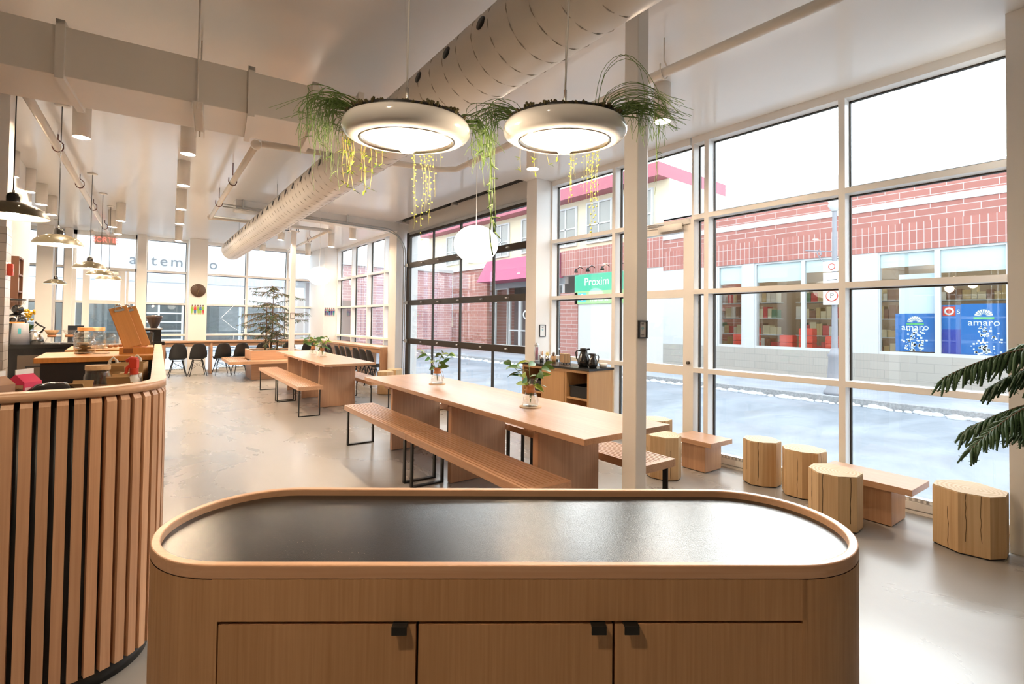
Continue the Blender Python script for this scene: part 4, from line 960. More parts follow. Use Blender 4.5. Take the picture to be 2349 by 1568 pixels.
def globe(label, loc):
    t = thing('globe_pendant_lamp',label,'pendant lamp',loc,0,'white globe pendants')
    MB().lathe([(0.151*math.sin(math.pi*i/24), -0.128*math.cos(math.pi*i/24)) for i in range(25)],40).build('globe', E_GLOBE, t)
    MB().tube([(0,0,0.12),(0,0,CZ-loc[2]-0.02)],0.0025,8).build('cord', M_CORDW, t)
    z=CZ-loc[2]; MB().lathe([(0,z),(0.055,z),(0.058,z-0.006),(0.03,z-0.022),(0,z-0.025)],24).build('ceiling_rose', M_SHADE, t)
    ld=bpy.data.lights.new('globe_light','POINT'); ld.energy=8; ld.color=(1,0.9,0.75); ld.shadow_soft_size=0.15; ld.use_shadow=True
    return t
globe('glowing white globe pendant hanging in front of the garage door',(1.887,2.775,1.946)); globe('glowing white globe pendant in the far corner over the distant table',(2.136,6.95,2.02))
M_OLIVE = mat('olive_enamel', (0.10,0.085,0.05), 0.35, metal=0.0, noise=0.2, nscale=120)
dsrc=None
for i,(x,y,lab) in enumerate(((-0.592,4.772,'largest looking, over the serving counter near the tiled pier'),(-0.478,6.365,'second in the row over the counter'),(-0.35,9.15,'third in the row, before the entrance door'),(-0.263,10.5,'fourth in the row, overlapped by the third'),(-0.175,11.6,'fifth and deepest in the row before the door closer'),(-1.07,14.0,'small looking one near the pale back columns, apart from the row'))):
    lab='olive dome pendant lamp, '+lab
    if dsrc is None:
        dsrc=thing('dome_pendant_lamp',lab,'pendant lamp',(x,y,2.10),0,'olive dome pendants'); t=dsrc
        MB().lathe([(0.192,0.0),(0.176,0.036),(0.138,0.072),(0.088,0.093),(0.036,0.103),(0.0,0.105)],44).build('dome', M_OLIVE, t)
        MB().lathe([(0.191,0.001),(0.174,0.034),(0.136,0.069),(0.086,0.090),(0.0,0.101)],40).build('inner_reflector', M_REFL, t)
        MB().lathe([(0.036,0.10),(0.036,0.137),(0.031,0.155),(0.018,0.165),(0,0.167)],28).build('cap', M_BLACKG, t)
        MB().lathe([(0.008,0.162),(0.008,0.184),(0.004,0.186)],12).build('ferrule', M_STEEL, t)
        MB().tube([(0,0,0.18),(0,0,CZ-2.11)],0.0035,8).build('cord', M_BLACK, t)
        MB().lathe([(0,CZ-2.10),(0.05,CZ-2.10),(0.06,CZ-2.106),(0.03,CZ-2.117),(0,CZ-2.119)],24).build('ceiling_rose', M_CYL, t)
        MB().ball((0,0,0.035),0.035,16).build('bulb', E_BULB, t)
        k=MB()
        for j in range(10): a=j*0.628; k.cyl((0,0,0),0.004,0.004,8,Matrix.Translation((0.157*math.cos(a),0.157*math.sin(a),0.055)))
        k.build('vent_hole', E_DOT, t)
    else: dup(dsrc,(x,y,2.10),0,lab,'olive dome pendants')
# exit sign
es = thing('exit_sign','red lettered SORTIE exit sign hanging before the back entrance','sign',(-0.30,14.6,0))
MB().box(-0.19,0.19,-0.03,0.03,3.08,3.29).build('sign_box', mat('sign_grey',(0.62,0.55,0.48),0.4), es)
text('lettering','SORTIE',0.17,E_SIGN,es,(0,-0.034,3.175),FACE_NY,sx=0.82)
k=MB()
for sx in (-1,1): k.tube([(sx*0.12,0,3.29),(sx*0.12,0,CZ)],0.006,6); k.lathe([(0,0),(0.035,0),(0.04,0.05),(0,0.07)],14,(0,0,0),Matrix.Translation((sx*0.24,-0.02,3.33))@Matrix.Rotation(R(70),4,'X')); k.box(sx*0.19,sx*0.25,-0.01,0.01,3.29,3.33)
k.build('lamp_heads', M_CYL, es)
# wall clock and figure stickers
ck = thing('wall_clock','round dark brown wall clock on the back column','clock',(1.55,14.849,2.13))
MY = Matrix.Rotation(R(90),4,'X')
MB().lathe([(0,0),(0.165,0),(0.165,0.03),(0.155,0.035),(0,0.033)],40,(0,0,0),MY).build('face', mat('clock_wood',(0.075,0.04,0.022),0.35), ck)
k=MB()
for a,L in ((-25,0.12),(35,0.08),(190,0.12)): k.tube([(0,-0.037,0),(L*math.sin(R(a)),-0.037,L*math.cos(R(a)))],0.003,5)
k.build('hands', mat('brass',(0.6,0.42,0.2),0.35,metal=0.8), ck)
def figures(label, x, y, z, pal, seed):
    q=random.Random(seed); t=thing('figure_sticker',label,'sticker',(x,y,z)); SK=mat('print_skin',(0.62,0.33,0.25),0.6)
    for nm in ('figure',):
        for i in range(5):
            k=MB(); cx=(i-2)*0.058; top=pal[i%len(pal)]; bot=pal[(i+2)%len(pal)]; dk=mat('print_dark_%d%d'%(seed,i),(0.05,0.03,0.04),0.6)
            k.use(top).prism([(cx-0.028,0.0),(cx+0.028,0.0),(cx+0.024,0.085),(cx-0.024,0.085)],0,0.003,MY); k.use(SK).lathe([(0,0),(0.019,0),(0.019,0.003),(0,0.003)],12,(cx,0.105,0),MY); k.use(dk).prism([(cx-0.018,0.11),(cx+0.018,0.11),(cx+0.012,0.13),(cx-0.012,0.13)],0.0,0.0045,MY)
            k.use(SK).prism([(cx-0.03,0.05),(cx+0.03,0.04),(cx+0.03,0.055),(cx-0.03,0.065)],0.0,0.0042,MY)
            k.use(bot).prism([(cx-0.022,-0.085),(cx-0.004,-0.085),(cx-0.001,0.0),(cx-0.024,0.0)],0,0.003,MY); k.prism([(cx+0.004,-0.085),(cx+0.022,-0.085),(cx+0.024,0.0),(cx+0.001,0.0)],0,0.003,MY); k.use(SK).prism([(cx-0.02,-0.115),(cx-0.006,-0.115),(cx-0.006,-0.085),(cx-0.02,-0.085)],0,0.003,MY); k.prism([(cx+0.006,-0.115),(cx+0.02,-0.115),(cx+0.02,-0.085),(cx+0.006,-0.085)],0,0.003,MY)
            k.build('figure', None, t)
c_=lambda n,r,g,b_: mat(n,(r,g,b_),0.6)
PG=c_('print_green',0.22,0.45,0.05); PR=c_('print_red',0.6,0.03,0.05); PB=c_('print_blue',0.03,0.16,0.4); PP=c_('print_purple',0.08,0.04,0.2); PT=c_('print_teal',0.05,0.35,0.28); PK=c_('print_black',0.02,0.02,0.05)
figures('sticker of five people in green and red clothes on the clock column',1.55,14.849,1.63,[PG,PR,PG,PB,PG],1); figures('sticker of five people in dark blue and teal clothes on the corner column',4.63,14.099,1.63,[PP,PT,PK,PP,PB],2)

# ------------------------------------------------------------------ behind the serving counter
TILE = brick('white_tiles', (0.72,0.66,0.60), (0.68,0.62,0.56), (0.40,0.36,0.32), 'XZ', 1.0, 0.15, 0.075, 0.003, 0.15)
TILE2 = brick('white_tiles_side', (0.72,0.68,0.64), (0.70,0.66,0.62), (0.42,0.39,0.36), 'YZ', 1.0, 0.15, 0.075, 0.003, 0.15)
k=MB(); k.use(TILE).box(-2.0,-0.75,5.80,5.81,0,2.16); k.use(TILE2).box(-0.76,-0.75,5.81,6.05,0,2.16); k.use(M_WHITE).box(-2.0,-0.76,5.81,6.05,0,2.16); k.box(-2.0,-0.755,5.805,6.05,2.16,CZ)
struct(k.build('wall_tile', None))
struct(MB().box(-1.6,-1.05,6.05,10.0,0,CZ).build('wall_kitchen', M_WHITE))
al=MB(); al.box(-0.75,-0.715,5.86,5.92,1.76,1.86); al=al.build('fire_alarm', M_RED, bevel=0.006); tag(al,'small red fire alarm box on the side of the tiled pier','alarm')
MB().box(-0.717,-0.712,5.875,5.905,1.79,1.82).build('alarm_button', M_PAPER, al)
tc_=thing('transverse_counter','dark fronted counter with an orange wooden top inside the curved serving counter','counter')
MB().box(-0.43,0.205,4.40,5.05,1.115,1.15).build('top', ORANGE_W, tc_, bevel=0.003); MB().box(-0.40,0.19,4.43,5.0,0,1.115).build('front_panel', M_BLACK, tc_)
bc=thing('back_counter','black back counter by the tiled pier holding coffee gear','counter')
MB().box(-1.04,-0.20,7.0,7.6,1.09,1.13).build('top', M_SLATE, bc); MB().box(-1.04,-0.20,7.03,7.6,0,1.09).build('front', M_BLACK, bc)
MB().box(-1.04,-0.88,7.015,7.03,0.05,1.08).build('cupboard_door', W_CAB, bc)
fr=MB().box(-0.80,-0.50,6.98,7.03,0.25,1.02).build('fridge_front', mat('fridge_bronze',(0.16,0.12,0.09),0.35,metal=0.5), bc)
MB().box(-0.74,-0.55,6.97,6.98,0.90,0.915).box(-0.74,-0.725,6.97,6.98,0.78,0.90).build('fridge_handle', M_BLACK, fr)
ws=thing('wall_shelf','narrow brown shelf with books mounted above the coffee gear','shelf',(-1.05,8.1,1.5))
k=MB(); k.box(0,0.11,0,0.02,0,0.62); k.box(0,0.11,0.33,0.35,0,0.62); k.box(0,0.008,0.02,0.33,0,0.62)
for z in (0,0.2,0.4,0.6): k.box(0.008,0.11,0.02,0.33,z,z+0.02)
k.build('case', mat('shelf_brown',(0.20,0.085,0.045),0.5), ws)
for i,(y,z,m_,lab) in enumerate(((8.16,1.92,M_PAPER,'pale book standing on the top of the narrow brown shelf'),(8.22,1.92,M_BLACK,'dark book standing on the top of the narrow brown shelf'),(8.2,1.72,mat('teal_cover',(0.05,0.2,0.22),0.5),'dark teal book on the middle of the narrow brown shelf'))):
    b=thing('book',lab,'book',(-1.03,y,z),0,'books on the brown shelf'); MB().box(0,0.08,0,0.03,0,0.16).build('cover', m_, b); MB().box(0.002,0.082,0.004,0.026,0.004,0.156).build('pages', M_PAPER, b)
# coffee gear on the back counter
kt=thing('gooseneck_kettle','shiny steel kettle with black handle on the back counter','kettle',(-0.70,7.2,1.13))
MB().lathe([(0,0.02),(0.075,0.02),(0.07,0.06),(0.045,0.13),(0.02,0.14),(0,0.142)],28).build('body', M_STEEL, kt); MB().cyl((0,0,0),0.08,0.02,24).build('base', M_BLACK, kt)
MB().tube([(0.05,0,0.12),(0.075,0,0.17),(0.03,0,0.20),(0.0,0,0.23)],0.009,8).build('handle', M_BLACK, kt); MB().tube([(-0.065,0,0.05),(-0.10,0,0.08),(-0.09,0,0.13),(-0.12,0,0.15)],0.006,8).build('spout', M_STEEL, kt)
for lab,x,m1 in (('brown cone pour-over brewer on the back counter',-0.563,M_CORK),('clear pour-over brewer with a dark collar on the back counter',-0.425,M_JAR)):
    t=thing('pour_over_brewer',lab,'coffee maker',(x,7.15,1.13),0,'pour-over brewers'); MB().cyl((0,0,0),0.07,0.008,24).build('stand', M_BLACK, t)
    MB().lathe([(0,0.01),(0.055,0.01),(0.055,0.025),(0.03,0.075),(0.028,0.09)],24).build('carafe_glass', M_JAR, t); MB().lathe([(0.022,0.085),(0.03,0.09),(0.062,0.145),(0.058,0.145),(0.02,0.09)],24).build('cone', m1, t)
    MB().lathe([(0.03,0.07),(0.036,0.075),(0.036,0.092),(0.03,0.095)],20).build('collar', M_LEATHER, t)
gt=thing('water_tower','tall pale grey tapered canister with a blue window on the back counter','canister',(-0.80,7.12,1.13)); MB().lathe([(0,0),(0.075,0),(0.062,0.21),(0.055,0.22),(0,0.22)],28,sx=1,sy=1).build('body', mat('grey_plastic',(0.55,0.56,0.60),0.4), gt); MB().box(-0.008,0.014,-0.074,-0.06,0.11,0.165).build('level_window', cy_, gt); MB().box(-0.075,0.03,-0.03,0.03,0.215,0.23).build('lid', ORANGE_W, gt)
gr=thing('coffee_grinder','big black coffee grinder with a clear hopper beside the tiled pier','grinder',(-0.90,7.3,1.13)); k=MB(); k.box(-0.07,0.07,-0.09,0.09,0,0.24); k.ball((0.05,-0.02,0.24),0.085,16); k.ball((0.06,-0.04,0.36),0.05,14); k.build('body', M_BLACKG, gr)
MB().lathe([(0.05,0.30),(0.115,0.43),(0.115,0.455),(0.11,0.455),(0.045,0.30)],24).build('hopper', M_JAR, gr); MB().lathe([(0,0.46),(0.12,0.458),(0.12,0.468),(0,0.475)],24).build('hopper_lid', M_BLACK, gr); MB().lathe([(0.028,0),(0.04,0),(0.04,0.01),(0.028,0.01)],20,(0,0,0),Matrix.Translation((0.03,-0.105,0.25))@Matrix.Rotation(R(90),4,'X')).build('dial', M_STEEL, gr)
fl=thing('flower_vase','small vase with a bright yellow flower cluster behind the pale canister','vase',(-0.775,7.42,1.13)); MB().lathe([(0,0),(0.03,0),(0.035,0.08),(0.025,0.11),(0.02,0.11)],16).build('vase_body', M_BLACK, fl); k=MB(); q=random.Random(3)
for i in range(14): a=q.uniform(0,6.28); k.leaf((0,0,0.11),(math.cos(a),math.sin(a),1.4),(0,0,1),q.uniform(0.1,0.2),0.035,0.2)
k.build('leaves', M_LEAF, fl); k=MB()
for i in range(40): k.ball((q.uniform(-0.04,0.05),q.uniform(-0.04,0.04),0.30+q.uniform(-0.05,0.06)),0.012,6)
k.build('flowers', mat('yellow_petal',(0.75,0.45,0.02),0.5), fl)
sg=thing('black_sign','small dark board leaning behind the brewers near the entrance door','sign',(-0.40,7.5,1.13)); MB().box(-0.06,0.08,0,0.02,0,0.19).build('board', mat('navy_board',(0.015,0.02,0.03),0.5), sg)
# jars, display case and menu boards
def jar(label, loc, r, h, lidm, lidh, grp='glass jars on the counter'):
    t=thing('glass_jar',label,'jar',loc,0,grp); MB().lathe([(0,0),(r,0),(r,h*0.85),(r*0.88,h*0.93),(r*0.88,h),(r*0.84,h),(r*0.84,h*0.92),(r*0.95,h*0.84),(r*0.95,0.006),(0,0.006)],28).build('glass', M_JAR, t); MB().cyl((0,0,h),r*0.92,lidh,24).build('lid', lidm, t); return t
t=jar('squat glass cookie jar with a glass lid in front of the taller jars',(-0.20,4.85,1.15),0.062,0.11,M_JAR,0.012); k=MB(); q=random.Random(9)
for i in range(9): k.cyl((q.uniform(-0.02,0.02),q.uniform(-0.02,0.02),0.008+0.008*i),0.034,0.007,14)
k.build('cookies', M_CORK, t)
dc=thing('display_case','glass pastry display case on a wooden base behind the menu boards','display case',(-0.06,5.3,0))
MB().box(-0.28,0.30,0,0.75,0,1.12).build('case_base', W_X, dc); MB().box(-0.28,0.30,0,0.75,1.12,1.15).build('base_top', ORANGE_W, dc)
k=MB(); 
for x in (-0.05,0.29):
    for y in (0.02,0.5): k.box(x,x+0.008,y,y+0.008,1.15,1.29)
k.box(-0.05,0.298,0.02,0.508,1.285,1.292); k.build('case_frame', M_JAR, dc)
k=MB(); k.box(-0.05,0.298,0.02,0.024,1.15,1.285); k.box(-0.05,0.298,0.5,0.504,1.15,1.285); k.box(0.292,0.296,0.02,0.5,1.15,1.285); k.build('case_glass', M_JAR, dc)
k=MB()
for i in range(8): k.ball((0.0+0.035*i,0.2+0.05*(i%3),1.17),0.022,10,0.7)
k.build('pastries', M_LEATHER, dc)
jar('tall stacked glass jar with an orange wooden lid on the display case end',(-0.19,5.6,1.15),0.10,0.15,ORANGE_W,0.03); jar('small glass jar behind the squat cookie jar',(-0.24,5.42,1.15),0.055,0.13,M_JAR,0.01)
jar('glass jar stacked on the tall jar group near the case',(-0.11,5.85,1.15),0.085,0.12,M_JAR,0.012)
cs=thing('cake_stand','clear glass cake stand with a foot on the orange counter top','cake stand',(-0.10,4.75,1.15)); MB().lathe([(0,0),(0.05,0),(0.045,0.008),(0.01,0.02),(0.01,0.06),(0.09,0.065),(0.13,0.07),(0.13,0.075),(0,0.07)],32).build('stand_glass', M_JAR, cs)
sb_=thing('menu_stand','orange wooden block with slots holding the leaning menu boards','stand',(0.10,4.62,1.15)); MB().box(-0.10,0.10,-0.05,0.05,0,0.05).build('block', ORANGE_W, sb_); MB().box(-0.075,-0.02,-0.052,-0.05,0.008,0.042).build('slot', mat('slot_brown',(0.30,0.11,0.03),0.6), sb_)
for lab,dx,dy in (('orange wooden menu board with a metal clip, front one on the block',-0.035,-0.015),('orange wooden menu board with a metal clip, standing behind the other board',0.02,0.03)):
    t=thing('menu_board',lab,'menu board',(0.115+dx,4.62+dy,1.202),0,'orange menu boards'); t.rotation_euler=(R(-12),R(-16),R(12))
    MB().box(-0.055,0.055,-0.006,0.006,0,0.31).build('board', ORANGE_W, t, bevel=0.003); k=MB(); k.box(-0.03,0.03,-0.016,-0.006,0.275,0.29); k.tube([(-0.02,-0.012,0.29),(-0.02,-0.012,0.32),(0.02,-0.012,0.32),(0.02,-0.012,0.29)],0.003,6); k.tube([(-0.012,-0.016,0.325),(0.012,-0.016,0.325)],0.008,8); k.build('clip', M_STEEL, t)
em=thing('espresso_machine','espresso machine of dark metal and steel beyond the menu boards','coffee machine',(0.30,6.8,0)); MB().box(-0.14,0.10,-0.2,0.3,0,1.12).build('stand', W_X, em); MB().box(-0.12,0.06,-0.15,0.25,1.16,1.30).box(-0.15,0.09,-0.18,0.28,1.12,1.16).build('body', M_BLKMETAL, em); MB().lathe([(0.03,1.30),(0.075,1.42),(0.075,1.44),(0,1.45)],20).build('bean_hopper', mat('hopper_brown',(0.08,0.05,0.04),0.3), em); MB().box(-0.13,0.07,-0.17,0.27,1.29,1.305).build('cup_tray', M_STEEL, em)
# things on the inner shelf
def carton(label, x, y, rz, m1, m2, ttl):
    t=thing('milk_carton',label,'carton',(x,y,0.96),rz,'milk cartons'); a=0.036; k=MB(); k.use(m1)
    k.box(-a,a,-a,a,0,0.20); v=[k.bm.verts.new(p) for p in ((-a,-a,0.20),(a,-a,0.20),(a,a,0.20),(-a,a,0.20),(-a,0,0.232),(a,0,0.232))]
    k._f([v[0],v[1],v[5],v[4]]); k._f([v[2],v[3],v[4],v[5]]); k._f([v[1],v[2],v[5]]); k._f([v[3],v[0],v[4]]); k.build('body', None, t)
    MB().box(-a,a,-0.002,0.002,0.230,0.25).build('top_fin', M_PAPER, t); MB().box(-a-0.0008,-a,-a+0.005,a-0.005,0.02,0.19).build('side_label', m2, t)
    if ttl: 
        text('lettering',ttl,0.016,M_BLACK,t,(-a-0.0012,0,0.172),(R(90),0,R(-90)),0.0003,sx=0.72)
    return t
kraft=mat('kraft_label',(0.55,0.36,0.22),0.7); pale=mat('pale_pink_print',(0.80,0.50,0.52),0.5)
t=carton('red and pink milk carton with a brown label standing inside the counter rim',-0.292,2.74,R(-38)+R(90),M_PINK,kraft,'Le Chocolaté'); MB().box(-0.034,0.034,-0.0368,-0.036,0.0,0.18).build('front_label', pale, t); text('lettering','mi',0.05,M_PINK,t,(-0.012,-0.0375,0.148),FACE_NY,0.0004); text('lettering','2%',0.03,M_PINK,t,(-0.01,-0.0375,0.11),FACE_NY,0.0004)
carton('brown and white milk carton at the picture edge inside the counter rim',-0.358,2.66,R(60),mat('carton_brown',(0.36,0.20,0.12),0.5),M_PAPER,None)
k=MB(); k.lathe([(0,0.10),(0.045,0.095),(0.085,0.06),(0.095,0.0),(0.09,0.0),(0.08,0.055),(0.04,0.088),(0,0.092)],32,sx=1.0,sy=0.7); o=k.build('black_hood', M_BLACKG); o.location=(-0.205,2.66,1.06); tag(o,'glossy black rounded cover lying beside the pink milk carton','cover'); MB().box(-0.06,0.06,-0.045,0.045,-0.10,0.0).build('tray', M_BLACK, o)
def box_(label, x,y,rz,w_,d_,h_,m1,flap=True,cat='box'):
    t=thing('cardboard_box',label,cat,(x,y,0.96),rz); k=MB(); e=0.004
    k.box(-w_/2,w_/2,-d_/2,d_/2,0,e); k.box(-w_/2,-w_/2+e,-d_/2,d_/2,e,h_); k.box(w_/2-e,w_/2,-d_/2,d_/2,e,h_); k.box(-w_/2+e,w_/2-e,-d_/2,-d_/2+e,e,h_); k.box(-w_/2+e,w_/2-e,d_/2-e,d_/2,e,h_); k.build('carton', m1, t)
    if flap:
        k=MB(); k.box(-w_/2,w_/2,-0.003,0,0,w_*0.45,Matrix.Translation((0,-d_/2,h_))@Matrix.Rotation(R(35),4,'X')); k.box(-w_/2,w_/2,0,0.003,0,w_*0.45,Matrix.Translation((0,d_/2,h_))@Matrix.Rotation(R(-20),4,'X')); k.build('flap', m1, t)
    return t
box_('small open cardboard box right behind the wooden rim, between the black cover and the jar',-0.128,2.70,R(-20),0.07,0.06,0.165,M_CARD); box_('low open cardboard box flap showing under the spray bottle side',0.01,2.90,R(-12),0.085,0.06,0.16,M_CARD); box_('tall brown cardboard box near the plastic bags',0.055,3.45,R(-10),0.13,0.16,0.21,M_CARD,False); box_('narrow cardboard box beside the cork lidded jar',-0.005,3.22,R(-10),0.075,0.075,0.19,M_CARD)
t=box_('small white printed box beside the spray bottle',0.045,3.05,R(-12),0.085,0.06,0.185,M_PAPER,False); MB().box(-0.04,0.04,-0.028,0.028,0.183,0.19).build('clear_lid', M_CARD, t); text('lettering','Nouvelle',0.014,mat('blue_print',(0.05,0.08,0.25),0.5),t,(0,-0.0305,0.15),FACE_NY,0.0003)
jar('glass jar with a thick cork lid inside the counter rim',(-0.078,3.12,0.96),0.053,0.205,M_CORK,0.022,'glass jars on the counter')
def blob(label, name, x,y,z,sx_,sy_,sz_,m1,seed,loops=0):
    q=random.Random(seed); k=MB(); n=18; k.lathe([(math.sin(math.pi*i/12)*1.0,-math.cos(math.pi*i/12)) for i in range(13)],n)
    for v in k.bm.verts:
        f=1+0.16*math.sin(5*v.co.x+seed)+0.13*math.cos(6*v.co.z+2*seed)+q.uniform(-0.06,0.06); v.co.x*=f*sx_; v.co.y*=f*sy_; v.co.z=max(-0.98,v.co.z)*sz_
    o=k.build(name,m1); o.location=(x,y,z); tag(o,label,'bag','plastic bags behind the counter')
    if loops:
        k=MB()
        for dx in (-0.02,0.025)[:loops]: k.tube([(dx-0.018,0,sz_*0.6),(dx-0.016,0,sz_*1.4),(dx,0,sz_*1.75),(dx+0.016,0,sz_*1.4),(dx+0.018,0,sz_*0.6)],[0.012,0.007,0.006,0.007,0.012],8)
        k.build('handle', m1, o)
    return o
blob('crumpled clear brown tinted bag slumped in front of the cork lidded jar','plastic_bag',-0.07,2.86,1.035,0.062,0.05,0.075,M_BAG,2); blob('white carrier bag with looped handles behind the cardboard boxes','plastic_bag',-0.005,3.72,1.08,0.05,0.05,0.06,M_BAG,4,1); blob('white carrier bag with a tall loop handle by the counter arm','plastic_bag',0.105,3.70,1.09,0.04,0.05,0.06,M_BAG,6,1)
sbt=thing('spray_bottle','white spray bottle with a red trigger head standing by the curved rim','bottle',(0.058,2.93,0.96),R(150)); MB().lathe([(0,0),(0.038,0),(0.04,0.01),(0.04,0.10),(0.028,0.155),(0.014,0.185),(0.014,0.20)],24).build('bottle_body', M_PAPER, sbt)
k=MB(); k.cyl((0,0,0.192),0.017,0.03,16); k.prism([(-0.016,-0.011),(0.018,-0.011),(0.018,0.011),(-0.016,0.011)],0.222,0.262); k.tube([(-0.012,0,0.262),(0.01,0,0.266),(0.034,0,0.254)],[0.010,0.012,0.008],8); k.tube([(0.012,0,0.24),(0.030,0,0.222),(0.034,0,0.20),(0.044,0,0.178)],[0.008,0.008,0.007,0.005],8); k.build('trigger_head', M_RED, sbt, bevel=0.002)

# ------------------------------------------------------------------ the street outside
M_ROAD = mixnoise('frosted_road', (0.15,0.17,0.195), (0.24,0.265,0.30), 1.1, (0.6,0.8), (0.5,1,1)); M_SIDEW = mixnoise('snowy_pavement', (0.23,0.25,0.28), (0.34,0.36,0.39), 0.9, (0.7,0.9)); M_SNOW = mat('snow', (0.55,0.58,0.62), 0.8, noise=0.08, nscale=6)
M_KERB = mixnoise('granite_kerb', (0.22,0.22,0.22), (0.36,0.36,0.36), 25, (0.7,0.9))
struct(MB().box(5.0,11.0,-15,70,-0.3,-0.1).build('street', M_ROAD)); struct(MB().box(11.15,45,-15,70,-0.3,0.02).build('pavement', M_SIDEW)); struct(MB().box(-45,5.0,15.5,70,-0.3,-0.06).build('pavement', M_SIDEW)); struct(MB().box(11.0,11.15,-15,70,-0.3,0.03).build('kerb', M_KERB))
k=MB(); q=random.Random(17)
for i in range(230):
    y=-3+i*0.13; k.ball((10.93+q.uniform(-0.10,0.06),y,-0.09),q.uniform(0.05,0.13),8,0.55)
o=k.build('snow_bank', M_SNOW); tag(o,'ragged strip of snow along the far kerb','snow',None,'stuff')
BR = brick('red_brick', (0.38,0.155,0.125), (0.32,0.125,0.10), (0.46,0.36,0.33), 'YZ', 1.0, 0.55, 0.15, 0.009); BRS = brick('soldier_brick', (0.38,0.15,0.12), (0.33,0.125,0.10), (0.46,0.36,0.33), 'YZ', 1.0, 0.13, 0.30, 0.008, offset=0.0); STONE = brick('beige_block', (0.36,0.33,0.29), (0.34,0.31,0.27), (0.29,0.27,0.24), 'YZ', 1.0, 0.6, 0.2, 0.008)
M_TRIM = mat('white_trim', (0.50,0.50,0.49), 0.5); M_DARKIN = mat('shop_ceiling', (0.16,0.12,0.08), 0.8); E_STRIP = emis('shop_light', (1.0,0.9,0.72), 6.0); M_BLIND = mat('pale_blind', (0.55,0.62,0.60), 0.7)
gb=thing('grocery_building','low red brick shop across the street with soldier brick band and wide poster windows','building')
GXW=14.0; ZS,ZH=0.77,3.16
MB().box(GXW,GXW+0.3,-6,9.6,0,ZS).build('stone_base', STONE, gb); MB().box(GXW,GXW+0.3,-6,9.6,3.78,4.85).build('brick_wall', BR, gb); MB().box(GXW-0.01,GXW+0.3,-6,9.6,ZH,3.78).build('soldier_band', BRS, gb); MB().box(GXW-0.02,GXW+0.3,-6,9.6,4.16,4.31).build('stone_band', M_TRIM, gb)
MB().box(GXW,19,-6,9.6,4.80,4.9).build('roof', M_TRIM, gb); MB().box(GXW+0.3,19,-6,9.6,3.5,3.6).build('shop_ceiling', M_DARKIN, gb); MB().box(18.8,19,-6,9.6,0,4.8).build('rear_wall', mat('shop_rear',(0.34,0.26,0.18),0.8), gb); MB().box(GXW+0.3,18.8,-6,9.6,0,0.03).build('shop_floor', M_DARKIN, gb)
MB().box(GXW+0.3,18.9,9.4,9.6,0,4.8).build('side_wall', BR, gb)
k=MB()
for a,b_ in ((3.72,4.32),(6.62,6.95),(7.72,9.6),(-6,-1.2)): k.box(GXW,GXW+0.3,a,b_,ZS,ZH)
k.build('pier_panel', M_TRIM, gb)
k=MB()
for y in (-0.6,0.8,2.2,3.6,5.0,6.4,7.8,9.0):
    for x in (15.0,16.6,18.0): k.box(x,x+0.9,y-0.07,y+0.07,3.46,3.5)
k.build('strip_light', E_STRIP, gb)
q=random.Random(31); SHC=[mat('goods_%d'%i,c,0.6) for i,c in enumerate(((0.5,0.35,0.15),(0.55,0.08,0.06),(0.6,0.5,0.3),(0.12,0.2,0.1),(0.25,0.12,0.06),(0.65,0.6,0.5)))]
for y0_,y1_,x in ((-1,3.4,16.8),(3.9,6.4,16.2),(6.8,9.0,15.8)):
    k=MB(); 
    for z in (0.03,0.6,1.1,1.6,2.1):
        k.use(M_TRIM).box(x,x+0.5,y0_,y1_,z,z+0.03); yy=y0_+0.02
        while yy<y1_-0.15:
            w_=q.uniform(0.08,0.2); k.use(q.choice(SHC)).box(x+0.03,x+0.4,yy,yy+w_,z+0.03,z+q.uniform(0.2,0.42)); yy+=w_+0.01
    k.build('shop_shelving', None, gb)
for i,(a,b_) in enumerate(((1.52,2.64),(2.64,3.74),(4.30,5.36),(5.36,6.62),(6.95,7.72),(0.4,1.52),(-0.7,0.4))):
    k=MB(); e=0.05; k.box(GXW+0.02,GXW+0.12,a,a+e,ZS,ZH); k.box(GXW+0.02,GXW+0.12,b_-e,b_,ZS,ZH); k.box(GXW+0.02,GXW+0.12,a+e,b_-e,ZS,ZS+0.07); k.box(GXW+0.02,GXW+0.12,a+e,b_-e,ZH-0.05,ZH)
    wn=k.build('window', M_TRIM, gb); MB().box(GXW+0.06,GXW+0.07,a+e,b_-e,ZS+0.07,ZH-0.05).build('pane', M_GLASS, wn); MB().box(GXW+0.09,GXW+0.10,a+e,b_-e,ZH-(0.55 if i in (0,3,4,5) else 0.36),ZH-0.05).build('blind', M_BLIND, wn)
POST=mat('poster_blue',(0.01,0.13,0.40),0.5); POSTD=mat('poster_indigo',(0.02,0.04,0.30),0.5)
